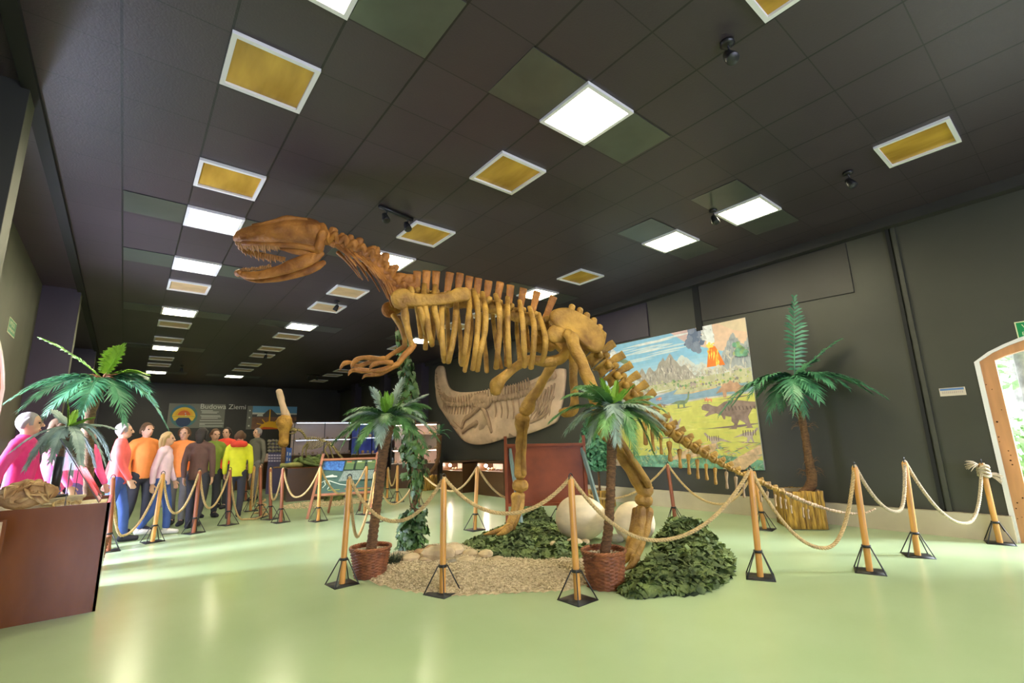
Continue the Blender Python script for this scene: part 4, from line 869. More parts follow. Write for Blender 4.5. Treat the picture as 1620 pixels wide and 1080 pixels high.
# ------------------------------------------------------------------ ground dressing under the skeleton
def flp(L_): return [fl(a, b) for a, b in L_]
def pin(x, y, O):
    c = False; j = len(O)-1
    for i in range(len(O)):
        if (O[i].y > y) != (O[j].y > y) and x < (O[j].x-O[i].x)*(y-O[i].y)/(O[j].y-O[i].y)+O[i].x: c = not c
        j = i
    return c
def edge(x, y, O):
    p = V((x, y, 0)); b = 9
    for i in range(len(O)):
        a, c = O[i-1], O[i]; d = c-a; t = max(0, min(1, (p-a).dot(d)/max(1e-9, d.length_squared))); b = min(b, (p-a-d*t).length)
    return b
def hump(O, hmax, w, peaks=(), nz_=.3, g=.05):
    O, _ = crom(O+[O[0]], 4); O = O[:-1]
    for p in O: p.z = 0
    xs = [p.x for p in O]; ys = [p.y for p in O]
    def h(x, y):
        if not pin(x, y, O): return -1
        d = edge(x, y, O); q = hmax*(1-math.exp(-d/w))
        for px, py, ph, pw in peaks: q += ph*math.exp(-((x-px)**2+(y-py)**2)/pw**2)*min(1, d/.12)
        return q*(1+nz_*noise.noise(V((x*3.1, y*3.1, 1)))+nz_*.6*noise.noise(V((x*8, y*8, 4))))+.006
    return O, h, (min(xs), max(xs), min(ys), max(ys))
def surf(mb, O, h, bb, g):
    idx = {}; vs = []; fs = []; nx, ny = int((bb[1]-bb[0])/g)+2, int((bb[3]-bb[2])/g)+2
    H_ = {}
    for i in range(nx):
        for j in range(ny): H_[i, j] = h(bb[0]+i*g, bb[2]+j*g)
    for (i, j), q in H_.items():
        if q >= 0 or any(H_.get((i+a, j+b), -1) >= 0 for a in (-1, 0, 1) for b in (-1, 0, 1)):
            idx[i, j] = len(vs); vs.append((bb[0]+i*g, bb[2]+j*g, max(q, .003)))
    for (i, j) in idx:
        q = [(i, j), (i+1, j), (i+1, j+1), (i, j+1)]
        if all(k in idx for k in q) and any(H_[k] >= 0 for k in q): fs.append([idx[k] for k in q])
    mb.add(vs, fs)
GR = flp([(562, 903), (580, 916), (620, 928), (680, 938), (760, 939), (830, 935), (905, 931), (938, 915), (945, 890), (915, 876), (860, 882), (800, 872), (735, 862), (690, 862), (640, 870), (600, 885)])
O, h, bb = hump(GR, .045, .2, nz_=.4); mb = MB(); surf(mb, O, h, bb, .05); rnd = random.Random(5); n = 0
while n < 9500:
    x, y = rnd.uniform(bb[0], bb[1]), rnd.uniform(bb[2], bb[3]); q = h(x, y)
    if q < 0: continue
    n += 1; r = rnd.uniform(.006, .014); a = rnd.random()*6; c = V((x, y, q+r*.4)); d = V((math.cos(a), math.sin(a), rnd.uniform(-.3, .3)))*r*1.4; e = V((-math.sin(a), math.cos(a), 0))*r; f = V((0, 0, r*.8))
    mb.add([c+d, c+e, c-d, c-e, c+f, c-f], [(0, 1, 4), (1, 2, 4), (2, 3, 4), (3, 0, 4), (1, 0, 5), (2, 1, 5), (3, 2, 5), (0, 3, 5)])
tag(mb.build('gravel_bed', 'pebble', smooth=False, fix=False), 'bed of small beige gravel spread on the green floor under the skeleton', 'gravel', kind='stuff')
def camo(name, O, hm, w, peaks, label, nfl, seed):
    O, h, bb = hump(O, hm, w, peaks, .6); t = T(name, label, 'camouflage net', ((bb[0]+bb[1])/2, (bb[2]+bb[3])/2, 0), 'camouflage nets on the floor'); mb = MB(); surf(mb, O, h, bb, .04); mb.build('net', 'camod', t, fix=False)
    rnd = random.Random(seed); mb = MB(); n = 0
    while n < nfl:
        x, y = rnd.uniform(bb[0], bb[1]), rnd.uniform(bb[2], bb[3]); q = h(x, y)
        if q < 0: continue
        n += 1; e = .02; hx = (max(h(x+e, y), 0)-max(q, 0))/e; hy = (max(h(x, y+e), 0)-max(q, 0))/e
        nn = V((-hx, -hy, 1)).normalized(); nn = (nn+V((rnd.gauss(0, .85), rnd.gauss(0, .85), 0))).normalized()
        d = V((rnd.gauss(0, 1), rnd.gauss(0, 1), rnd.gauss(0, .3))); d = (d-nn*d.dot(nn)).normalized(); s = nn.cross(d); L_ = rnd.uniform(.045, .085); wd = L_*.5; c = V((x, y, q+.012))
        mb.add([c-d*L_-nn*.012, c-d*L_*.2+s*wd, c+nn*.014, c-d*L_*.2-s*wd, c+d*L_*.9+s*wd*.6-nn*.01, c+d*L_*.8-s*wd*.7-nn*.006], [(0, 1, 2), (0, 2, 3), (1, 4, 2), (2, 5, 3), (2, 4, 5)])
    o = mb.build('leaf_garnish', 'camo', t, smooth=False, fix=False)
pk = fl(840, 812); pk2 = fl(1050, 850)
camo('camouflage_net', flp([(733, 863), (752, 878), (790, 889), (850, 891), (905, 890), (945, 884), (930, 868), (897, 850), (880, 832), (856, 814), (836, 812), (800, 834), (765, 848)]), .10, .25, ((pk.x, pk.y, .30, .35), (pk.x-.2, pk.y-.45, .12, .4)), 'green leafy camouflage net heaped round the far foot beside the egg', 3600, 2)
camo('camouflage_net', flp([(978, 938), (1008, 947), (1055, 942), (1100, 941), (1145, 921), (1159, 893), (1140, 866), (1105, 848), (1070, 842), (1045, 852), (1036, 872), (1025, 890), (1000, 910)]), .15, .22, ((pk2.x+.02, pk2.y+.0, .09, .35), (pk2.x-.15, pk2.y-.5, .15, .32), (pk2.x+.4, pk2.y-.35, .12, .22)), 'green leafy camouflage net bundled on the floor right of the near foot', 4200, 3)
# rocks
def rock(px, py, wpx, hf, label, mat='rock', el=1.):
    P = fl(px, py); r = wpx/2*dep(P)/FOC; q = random.random()*3; mb = MB(); ax = (V((math.cos(q), math.sin(q), 0)), V((-math.sin(q), math.cos(q), 0)), V((0, 0, 1)))
    hz = r*hf; mb.ell((P.x, P.y, hz*.75+.03), (r, r*el, hz), 12, ax=ax, lump=.55, ls=1.1/r*.5)
    o = mb.build('rock', mat, auto=28); return tag(o, label, 'rock', 'pale rocks on the gravel')
M['rocko'] = pbr('orange_rock', (.45, .26, .11), .85, .3, 6, col2=(.55, .36, .18), bump=.7, bscale=14); M['rockg'] = pbr('grey_rock', (.26, .23, .17), .85, .3, 6, bump=.7, bscale=14)
for a in ((650, 892, 26, .55, 'cream rock on the gravel just right of the dark grass tuft'), (664, 884, 24, .6, 'orange-brown rock behind the cream rock near the ivy', 'rocko'), (680, 878, 18, .7, 'brown rock right below the ivy foliage', 'rocko'), (676, 893, 22, .45, 'low pale rock at the left foot of the large flat slab'), (694, 890, 46, .5, 'large flat cream slab of rock in the middle of the gravel', 'rock', .8), (717, 882, 42, .55, 'broad pale yellow rock right of the large slab', 'rock', .8), (739, 892, 30, .25, 'flat thin pale stone lying at the edge of the gravel'), (745, 884, 20, .5, 'small cream rock touching the left end of the camouflage net'), (767, 886, 22, .6, 'rounded yellow rock in front of the camouflage net'), (788, 892, 22, .35, 'flat pale rock in front of the net, rightmost of the gravel row'), (716, 896, 14, .6, 'small grey stone in front of the broad pale rock', 'rockg'), (908, 868, 24, .55, 'cream rock at the foot of the big egg, behind the rope post'), (876, 877, 14, 1.3, 'small upright pale rock on the net left of the rope post'), (893, 877, 22, .5, 'low cream rock between the rope post and the egg'), (925, 865, 18, .5, 'rock under the right end of the big egg'), (977, 862, 22, .7, 'grey-brown rock between the palm trunk and the near foot', 'rockg')):
    rock(*a)
# eggs
def egg(px, py, rl, rs, az, label):
    P = fl(px, py); a = V((math.cos(az), math.sin(az), .0)); mb = MB(); prof = []
    for i in range(25):
        q = PI*i/24; x = -math.cos(q); prof.append((rs*math.sin(q)*(1-.13*x), x*rl))
    mb.lathe((P.x, P.y, rs*.98), prof, 32, a); tag(mb.build('egg', 'egg'), label, 'egg', 'giant dinosaur eggs')
egg(922, 855, .35, .295, math.radians(-35), 'giant cream dinosaur egg lying behind the front rope post'); egg(1004, 858, .29, .26, math.radians(60), 'giant cream dinosaur egg mostly hidden behind the near foot')

# ------------------------------------------------------------------ palms
def frond(C, E, arch, n, ll, lw, droop=.35, mat='leaf', parent=None, side=None, a0=25, a1=62, st=.12, pad=0, thick=.006):
    C, E = V(C), V(E); mid = C.lerp(E, .5)+V((0, 0, arch)); mb = MB()
    bz = lambda t: C*(1-t)**2+mid*(2*t*(1-t))+E*t*t
    pts = [bz(i/10) for i in range(11)]; mb.tube(pts, [thick, thick*.8, thick*.3], 5, 1, cap=False) if False else mb.tube(pts, [thick*(1-.75*i/10) for i in range(11)], 5, 1, cap=False)
    for i in range(n):
        t = st+(1-st)*(i+.5)/n; p = bz(t); tn = (bz(min(1, t+.02))-bz(t-.02)).normalized()
        sd = tn.cross(Z1); sd = sd.normalized() if sd.length > (.38 if side else .05) else V(side or (1, 0, 0)); un = sd.cross(tn)
        f = (t-st)/(1-st); L_ = ll*((.55+.45*math.sin(PI*min(1, f*1.15))) if not pad else (.75+.25*math.sin(PI*f)))*(1-.35*f**3)*random.uniform(.86, 1.1); a = math.radians(a0+(a1-a0)*f+random.uniform(-6, 6))
        for s in (-1, 1):
            d = (sd*s*math.cos(a)+tn*math.sin(a)+un*random.uniform(.05, .3)).normalized(); w = tn*lw*.5
            q = p+d*L_*.5-Z1*(droop*L_*.12); e = p+d*L_-Z1*(droop*L_*.55); up = un*lw*.12
            mb.add([p-w*.6, p+w*.6, q+w+up, q-w+up, e], [(0, 1, 2, 3), (3, 2, 4)])
    return mb.build('frond', mat, parent, fix=False)
def basket(t, B, h, r0, r1):
    mb = MB(); n = 40; rows = 20; vs = []; fs = []
    for i in range(rows*2+1):
        z = h*i/(rows*2); r = r0+(r1-r0)*z/h
        for j in range(n*2):
            a = PI*j/n; q = .008*math.sin(a*13+PI*(i//2))+(.006 if i % 2 else -.006); vs.append(V((B.x+(r+q)*math.cos(a), B.y+(r+q)*math.sin(a), z)))
    N2 = n*2
    for i in range(rows*2):
        for j in range(N2): fs.append((i*N2+j, i*N2+(j+1) % N2, (i+1)*N2+(j+1) % N2, (i+1)*N2+j))
    mb.add(vs, fs); mb.lathe((B.x, B.y, 0), [(0, .004), (r0*.98, .004)], 24)
    mb.build('wicker_basket', 'wicker', t)
    rim = MB()
    for k in range(3):
        pts = [V((B.x+(r1+.008*math.cos(3*PI*j/8+k*2.1))*math.cos(2*PI*j/64), B.y+(r1+.008*math.cos(3*PI*j/8+k*2.1))*math.sin(2*PI*j/64), h+.010*math.sin(3*PI*j/8+k*2.1))) for j in range(65)]; rim.tube(pts, .010, 6, 1)
    rim.build('rim', 'wicker', t)
    s = MB(); s.lathe((B.x, B.y, h-.05), [(0, .012), (r1*.55, .008), (r1*.96, 0)], 24); rnd = random.Random(1)
    for q in range(260):
        a, rr = rnd.random()*6.3, r1*.92*rnd.random()**.5; s.ell((B.x+rr*math.cos(a), B.y+rr*math.sin(a), h-.038), (.014, .011, .009), 5)
    s.build('pot_gravel', 'soil', t)
def trunk(t, pts, R, rings=14, mat='trunk'):
    P, _ = crom(pts, 8); mb = MB(); n = 14; vs = []; fs = []; N = rings*3
    Q = along(P, [i/N*sum((a-b).length for a, b in zip(P, P[1:])) for i in range(N+1)])
    for i, (p, tn) in enumerate(Q):
        f = i/N; k = min(int(f*(len(R)-1)), len(R)-2); g = f*(len(R)-1)-k; r = (R[k]*(1-g)+R[k+1]*g)*(1.0+.07*((i % 3)-1))
        x = tn.orthogonal().normalized(); x = V((1, 0, 0))-tn*tn.x; x.normalize(); y = tn.cross(x)
        for j in range(n): a = 2*PI*j/n; vs.append(p+(x*math.cos(a)+y*math.sin(a))*r*(1+.05*noise.noise(V((i*.9, j*2.1, 3)))))
    for i in range(N):
        for j in range(n): fs.append((i*n+j, i*n+(j+1) % n, (i+1)*n+(j+1) % n, (i+1)*n+j))
    fs.append(tuple(range(N*n, N*n+n))); mb.add(vs, fs); return mb.build('trunk', mat, t)
def potted(label, base, rimy, hr0, hr1, tr, crown, fr, dist):
    B = fl(*base); t = T('potted_palm', label, 'potted palm', B, 'potted palms among the gravel'); k = dep(B)/FOC
    h = zat(base[0], rimy, B); r1 = hr1*k; basket(t, B, h, hr0*k, r1)
    dd = math.hypot(B.x, B.y); P = [V((B.x+(fl(tr[0][0], base[1]).x-B.x)*0, B.y, h-.08))]+[atd(a, b, dd) for a, b in tr[1:]]
    trunk(t, P, [q*k for q in (8.2, 7.8, 7.4, 7.4, 8.5, 11.5)], 26)
    C = atd(crown[0], crown[1], dd)
    for (ex, ey, dz, arch, kind) in fr:
        E = atd(ex, ey, dd+dz); L_ = (E-C).length
        frond(C+(E-C).normalized()*.03, E, arch*L_, int(60+L_*55), .165 if kind != 'y' else .075, .017, .5 if kind != 'y' else .1, {'g': 'leaf', 'y': 'leafy', 'd': 'leafg'}[kind], t, a0=35, a1=66, st=.08, pad=1)
    rs = random.Random(len(label))
    for k in range(13):
        a = k*2.4; L_ = rs.uniform(.42, .62); el = rs.uniform(-.25, .55); E = C+V((math.cos(a)*L_, math.sin(a)*L_, L_*el-.10)); frond(C, E, .34*L_, int(54+L_*50), .165, .018, .6, rs.choice(['leaf', 'leaf', 'leafg']), t, a0=35, a1=66, st=.08, pad=1)
    return t
potted('tall potted palm leaning right in a wicker pot at the left end of the gravel', (585, 911), 865, 23, 31, [(585, 870), (592, 830), (600, 770), (607, 710), (613, 672)], (613, 664),
       [(543, 703, -.05, .55, 'g'), (564, 712, .25, .45, 'g'), (590, 616, .12, .1, 'd'), (637, 601, .1, .05, 'd'), (671, 626, .15, .1, 'd'), (692, 694, .1, .45, 'g'), (676, 712, .3, .4, 'g'), (645, 678, -.42, .35, 'g'), (598, 690, .5, .4, 'g'), (600, 700, -.45, .5, 'd'), (555, 668, .45, .4, 'g'), (672, 660, .45, .4, 'g'), (630, 640, .5, .2, 'g'), (600, 620, 0, .05, 'y'), (611, 622, -.1, .02, 'y'), (621, 624, .1, .02, 'y'), (650, 624, .05, .1, 'y'), (605, 632, -.15, .1, 'y')], 0)
potted('tall potted palm with upright trunk in a wicker pot right of the front rope post', (958, 927), 870, 28, 34, [(958, 880), (963, 830), (966, 770), (968, 710), (970, 662)], (969, 652),
       [(1047, 648, -.05, .35, 'g'), (1034, 718, .0, .75, 'g'), (1005, 719, -.2, .7, 'g'), (918, 614, .1, .15, 'd'), (914, 668, -.1, .45, 'd'), (932, 700, -.15, .6, 'd'), (938, 690, .35, .5, 'g'), (1024, 628, .15, .15, 'g'), (1000, 690, .45, .6, 'g'), (976, 700, -.45, .75, 'd'), (1040, 690, .4, .5, 'g'), (934, 606, 0, .08, 'y'), (951, 601, -.12, .02, 'y'), (976, 604, .1, .02, 'y'), (1003, 610, .05, .08, 'y'), (960, 612, .2, .02, 'y'), (988, 618, -.15, .05, 'y')], 0)
# palm in the bark planter
def barkbox(t, B, h, sx, sy, rz, mats=('bark', 'barkg')):
    mb = MB(); mb2 = MB(); rnd = random.Random(9); c, s = math.cos(rz), math.sin(rz); ex, ey = V((c, s, 0)), V((-s, c, 0)); B = V(B)
    for side in range(4):
        L_ = sx if side % 2 == 0 else sy; e = (ex, ey, -ex, -ey)[side]; o = (-ey*sy/2, ex*sx/2, ey*sy/2, -ex*sx/2)[side]; n = max(4, int(L_/.065)); w = L_/n
        for i in range(n):
            p = B+o+e*((i+.5)*w-L_/2); hh = h*rnd.uniform(.985, 1.01); r = w*.56
            (mb if side != 1 else mb2).tube([p+V((0, 0, .012)), p+V((0, 0, hh*.5)), p+V((0, 0, hh))], [r, r*rnd.uniform(.92, 1.05), r], 8, 3, ref=o, flat=.45, lump=.2, ls=10, cap=False)
    mb.build('bark_side', mats[0], t); mb2.build('bark_side', mats[1], t)
    q = MB(); q.box(B+V((0, 0, .02)), (sx*.96, sy*.96, .03), rz); 
    for k, (o, L_, a) in enumerate(((-ey*(sy/2-.02), sx, ex), (ey*(sy/2-.02), sx, ex), (-ex*(sx/2-.02), sy, ey), (ex*(sx/2-.02), sy, ey))): q.bar(B+o-a*L_/2+V((0, 0, h*.5)), B+o+a*L_/2+V((0, 0, h*.5)), .02, h*.96)
    q.build('inner_box', 'kerb', t, smooth=False); s_ = MB(); s_.box(B+V((0, 0, h*.78)), (sx*.92, sy*.92, .04), rz); s_.build('soil', 'trunk', t, smooth=False)
pa, pb_, pd = fl(1250, 838), fl(1311, 839), fl(1335, 830)
ex = (pb_-pa); rz = math.atan2(ex.y, ex.x); sx = ex.length; B = (pa+pb_)/2+V((-math.sin(rz), math.cos(rz), 0))*.30
t = T('palm_in_planter', 'tall thin palm in a square bark-clad planter against the dark wall', 'potted palm', B); hb = zat(1285, 770, B)
barkbox(t, B, hb*.94, sx, .58, rz); dd = math.hypot(B.x, B.y)
trunk(t, [V((B.x, B.y, hb*.7)), atd(1284, 764, dd), atd(1279, 725, dd), atd(1274, 690, dd), atd(1266, 650, dd), atd(1257, 607, dd)], [.065, .07, .055, .05, .055, .058], 10)
mb = MB(); rnd = random.Random(4)
for (cx_, cy_) in ((1281, 740), (1270, 662)):
    c = atd(cx_, cy_, dd)
    for q in range(26):
        a = rnd.random()*6.3; d = V((math.cos(a), math.sin(a), rnd.uniform(-.6, .9))); p = c+V((math.cos(a)*.07, math.sin(a)*.07, rnd.uniform(-.12, .12))); mb.tube([p, p+d*.07, p+d*.11+V((0, 0, -.05))], [.003, .002, .001], 4, 2)
mb.build('fibres', 'fibre', t)
C = atd(1257, 603, dd)
for ex_, ey_, dz, arch, n, ll in ((1256, 468, 0, .0, 20, .22), (1396, 626, -.1, .35, 34, .30), (1328, 538, .1, .12, 24, .2), (1297, 634, -.5, .55, 26, .28), (1140, 655, -.35, .42, 36, .32), (1216, 662, -.3, .55, 28, .28), (1258, 650, -.55, .7, 26, .28), (1340, 612, -.3, .45, 26, .26), (1290, 570, .2, .2, 18, .22), (1200, 625, .15, .5, 26, .26), (1235, 650, .15, .6, 20, .24), (1160, 640, -.1, .45, 32, .30), (1185, 628, -.45, .5, 28, .28), (1372, 618, .0, .4, 30, .28), (1318, 612, -.5, .45, 26, .26), (1275, 655, -.3, .6, 24, .26), (1228, 600, -.2, .3, 20, .24)):
    E = atd(ex_, ey_, dd+dz); frond(C, E, arch*(E-C).length, n, ll*1.12, .042, .5, 'leafd', t, side=(.78, -.63, 0), a0=15 if ey_ > 500 else 12, a1=65 if ey_ > 500 else 58, st=.12, thick=.012)
for q in range(5):
    E = C+V((random.uniform(-.2, .2), random.uniform(-.2, .2), .12)); frond(C-V((0, 0, .05)), E, .0, 6, .06, .02, .1, 'leafy', t)
# ivy-wrapped pole under the shoulder
B = fl(648, 872); dd = math.hypot(B.x, B.y); t = T('ivy_pole', 'dark pole wrapped in green ivy rising to the skeleton shoulder', 'ivy pole', B)
P = [V((B.x, B.y, 0)), atd(656, 800, dd), atd(657, 740, dd), atd(648, 680, dd), atd(644, 600, dd), atd(638, 540, dd), atd(630, 500, dd)]
mb = MB(); mb.tube(P, [.045, .04, .038, .04, .042, .04, .035], 10, 6, lump=.3); mb.lathe((B.x, B.y, 0), [(0, .025), (.14, .025), (.15, .0)], 20); mb.build('pole', 'trunk', t)
PP, _ = crom(P, 10); zs = [p.z for p in PP]; rnd = random.Random(8); st_ = MB(); lf = MB()
def paxis(z):
    for a, b in zip(PP, PP[1:]):
        if a.z <= z <= b.z: return a.lerp(b, (z-a.z)/max(1e-6, b.z-a.z))
    return PP[-1]
for k in range(5):
    pts = [paxis(z)+V((math.cos(z*5+k*1.3), math.sin(z*5+k*1.3), 0))*(.06+.03*math.sin(z*7+k)) for z in [i*.09+.03 for i in range(int((PP[-1].z-.05)/.09))]]; st_.tube(pts, .006, 5, 1)
for k in range(14):
    z = rnd.uniform(.8, 2.5); c = paxis(z); a = rnd.random()*6.3; d = V((math.cos(a), math.sin(a), 0)); st_.tube([c, c+d*.12+Z1*.03, c+d*.2-Z1*.04, c+d*.17-Z1*.10], [.004, .003, .002, .001], 4, 3)
st_.build('ivy_stems', 'fibre', t)
LEAF = [(0, 0), (.35, -.12), (.5, .18), (.33, .35), (.42, .6), (.16, .62), (0, 1), (-.16, .62), (-.42, .6), (-.33, .35), (-.5, .18), (-.35, -.12)]
def ivyleaf(p, d, nrm, L_):
    s = d.cross(nrm).normalized(); lf.add([p+d*(b*L_)+s*(a*L_)-nrm*(abs(a)*L_*.25+b*b*L_*.15) for a, b in LEAF]+[p+d*L_*.35], [(12, i, (i+1) % 12) for i in range(12)])
for k in range(900):
    z = rnd.choice([rnd.uniform(.02, .52), rnd.uniform(.02, .42), rnd.uniform(.55, 1.35), rnd.uniform(1.25, 2.55), rnd.uniform(1.3, 2.9)]); c = paxis(z)
    R_ = .17 if z < .5 else (.07+.06*math.sin(z*8) if z < .95 else (.17 if z < 1.4 else (.08 if z < 1.65 else .13)))
    if z > 2.2: R_ *= .8
    a = rnd.random()*6.3; o = V((math.cos(a), math.sin(a), 0)); p = c+o*(R_*rnd.uniform(.45, 1.1)); p.z = max(p.z, .06); nrm = (o+V((rnd.gauss(0, .4), rnd.gauss(0, .4), rnd.uniform(-.1, .7)))).normalized()
    d = V((rnd.gauss(0, .5), rnd.gauss(0, .5), -.8)); d = (d-nrm*d.dot(nrm)).normalized(); L_ = rnd.uniform(.06, .125)
    if p.z-L_ < .01: L_ = .05
    ivyleaf(p, d, nrm, L_)
lf.build('ivy_leaves', 'ivy', t, fix=False)
# grass tuft
B = fl(622, 896); mb = MB(); rnd = random.Random(2)
for k in range(260):
    a = rnd.random()*6.3; r = rnd.random()*.07; p = V((B.x+r*math.cos(a)*1.6, B.y+r*math.sin(a), .03)); d = V((math.cos(a)*rnd.random(), math.sin(a)*rnd.random(), rnd.uniform(.4, 1))).normalized(); L_ = rnd.uniform(.08, .17); s = V((-math.sin(a), math.cos(a), 0))*.004
    mb.add([p-s, p+s, p+d*L_*.6+s*.7, p+d*L_*.6-s*.7, p+d*L_-Z1*.03], [(0, 1, 2, 3), (3, 2, 4)])
M['tuft'] = pbr('dark_grass', (.05, .07, .03), .8, .4, 20)
tag(mb.build('grass_tuft', 'tuft', fix=False), 'dark green grass tuft on the gravel beside the left wicker pot', 'grass tuft')

# ------------------------------------------------------------------ rope barriers
POST = {}
def post(key, base, label, mat='wood', g='wooden rope posts', h=1.0, top=None):
    P = fl(*base) if len(base) == 2 else V(base); t = T('rope_post', label, 'rope post', P, g); r = .029; mb = MB(); q = random.random()*.6-.1
    tl = V((0, 0, 0))
    if top: 
        Q = atd(top[0], top[1], math.hypot(P.x, P.y)); h = Q.z; tl = V((Q.x-P.x, Q.y-P.y, 0))
        if tl.length > .12: tl *= .12/tl.length
    mb.lathe(P, [(0, .008), (r, .008), (r, h-.02), (r*.8, h), (0, h)], 18)
    mb.v = [tuple(V(v)+tl*(v[2]/h)) for v in mb.v]; mb.build('post', mat, t, auto=40)
    m2 = MB(); s = .125; z = .235; m2.box((P.x, P.y, .004), (2*s, 2*s, .007), q)
    ex, ey = V((math.cos(q), math.sin(q), 0)), V((-math.sin(q), math.cos(q), 0)); c = P+tl*(z/h)
    for a, b in ((1, 1), (1, -1), (-1, 1), (-1, -1)): m2.tube([P+ex*a*s*.94+ey*b*s*.94+Z1*.008, c+(ex*a+ey*b)*.030+Z1*z], .0058, 6, 1)
    m2.lathe(c, [(.034, z-.012), (.040, z-.012), (.040, z+.012), (.034, z+.012)], 16); m2.build('base_frame', 'dark', t)
    m3 = MB(); tp = P+tl+Z1*h; m3.tube([tp+V((-.022, 0, -.01)), tp+V((-.022, 0, .028)), tp+V((0, 0, .046)), tp+V((.022, 0, .028)), tp+V((.022, 0, -.01))], .005, 6, 3); m3.build('eye_hook', 'dark', t)
    POST[key] = (tp, P); return t
def ropepath(keys, lows):
    pts = []
    for i, k in enumerate(keys):
        A_ = POST[k][0]+Z1*.012
        if i == 0: pts.append(A_)
        if i+1 < len(keys):
            Bq = POST[keys[i+1]][0]+Z1*.012; lo = lows[i]; f = .5
            best = None
            for f in [j/40 for j in range(6, 35)]:
                P = A_.lerp(Bq, f); x, _y = projpx(P)
                if best is None or abs(x-lo[0]) < best[0]: best = (abs(x-lo[0]), f)
            f = best[1]; P = A_.lerp(Bq, f); z = max(.03, zat(lo[0], lo[1], P)); n = 30
            for j in range(1, n+1):
                u = j/n; q = A_.lerp(Bq, u)
                if u < f: w = u/f; zz = A_.z+(z-A_.z)*(1-(1-w)**2.1)
                else: w = (u-f)/(1-f); zz = z+(Bq.z-z)*(w**2.1)
                q.z = zz; pts.append(q)
    return pts
def strand(mb, pts, R=.018, pitch=.085, step=.011, n=6):
    tot = sum((a-b).length for a, b in zip(pts, pts[1:])); Q = along(pts, [i*step for i in range(int(tot/step))]); x = None
    for k in range(3):
        line = []; x = None
        for i, (p, tn) in enumerate(Q):
            x = x or tn.orthogonal().normalized(); x = (x-tn*x.dot(tn)).normalized(); y = tn.cross(x); a = 2*PI*(i*step/pitch)+k*2*PI/3; line.append(p+(x*math.cos(a)+y*math.sin(a))*R*.5)
        mb.tube(line, R*.56, n, 1)
def rope(keys, lows, label, mat='rope', R=.018, step=.011, extra=None):
    mb = MB(); pts = ropepath(keys, lows)
    if extra: pts = extra(pts)
    strand(mb, pts, R, .085*R/.018, step); return tag(mb.build('barrier_rope', mat, fix=False), label, 'rope', 'barrier ropes')
FP = (('a', (541, 924), (553, 757), 'rope post in front of the leaning palm, leftmost of the front barrier', 'wood'), ('b', (700, 938), (702, 757), 'upright rope post in the middle of the gravel front', 'wood'), ('c', (914, 949), (903, 757), 'rope post left of the upright palm in its wicker pot', 'wood'), ('d', (1203, 913), (1187, 744), 'orange rope post beside the camouflage net and dinosaur tail', 'wood'),
      ('e', (1376, 904), (1352, 738), 'rope post in front of the bark planter with the tall palm', 'wood'), ('f', (1452, 879), (1431, 730), 'second rope post from the arched door', 'wood'), ('g', (1582, 859), (1553, 732), 'last rope post with the frayed knot, beside the arched door', 'wood'))
for k, b, tp, l, m_ in FP: post(k, b, l, m_, 'wooden rope posts', top=tp)
BPs = (('h', (590, 826), (593, 748), 'rope post half hidden behind the trunk of the leaning palm', 'wood'), ('i', (660, 801), (663, 743), 'rope post half hidden behind the ivy pole', 'wood'), ('j', (751, 838), (755, 739), 'rope post on the shiny floor left of the brown board', 'wood'), ('k', (882, 829), (886, 742), 'rope post hidden behind the big egg', 'wood'), ('l', (1069, 827), (1056, 735), 'reddish rope post in front of the mural, under the tail', 'wood2'), ('m', (1210, 837), (1192, 745), 'rope post behind the orange one, under the tail tip', 'wood'))
for k, b, tp, l, m_ in BPs: post(k, b, l, m_, 'wooden rope posts', top=tp)
LP = (('n', (171, 872), (179, 756), 'rope post just behind the mahogany case', 'wood2'), ('o', (241, 857), (258, 750), 'brown rope post second from the mahogany case, before the visitors', 'wood'), ('p', (306, 843), (316, 745), 'dark red rope post in front of the visitor in dark brown', 'wood2'), ('q', (361, 830), (364, 743), 'red rope post in front of the visitor in yellow', 'wood2'))
for k, b, tp, l, m_ in LP: post(k, b, l, m_, 'wooden rope posts', top=tp)
CP = (('r', (444, 826), (448, 741), 'red rope post at the left end of the plinth with the bones', 'wood2'), ('s', (428, 821), (428, 741), 'red rope post left of the one before the plinth corner', 'wood2'), ('t', (503, 824), (507, 739), 'slim yellow rope post in front of the green board, left', 'wood'), ('u', (577, 813), (580, 737), 'slim yellow rope post in front of the green board, right', 'wood'),
      ('v', (412, 818), (412, 739), 'reddish post beside the coil of rope on the floor', 'wood2'), ('w', (396, 808), (402, 738), 'yellow rope post behind the rope coil', 'wood'), ('x', (389, 792), (388, 741), 'dark rope post far behind the coil, by the last visitor', 'wood2'), ('y', (628, 794), (629, 736), 'rope post behind the ivy pole near the blue cases', 'wood'), ('z', (612, 788), (614, 740), 'rope post further back beside the blue cases', 'wood'))
for k, b, tp, l, m_ in CP: post(k, b, l, m_, 'wooden rope posts', top=tp)
rope('abc', [(626, 824), (800, 812)], 'thick yellow rope along the front left, between the two palms')
rope('cde', [(1040, 854), (1285, 865)], 'thick rope sagging low before the camouflage net and the bark planter')
rope('efg', [(1406, 808), (1508, 826)], 'pale rope running to the last post by the arched door', 'ropeold')
rope('ahi', [(571, 846), (626, 797)], 'rope on the left end, passing behind the leaning palm', step=.014); rope('ijk', [(709, 776), (815, 790)], 'rope behind the skeleton, left of the brown board', step=.014); rope('klm', [(958, 789), (1130, 797)], 'rope behind the skeleton in front of the mural', step=.014)
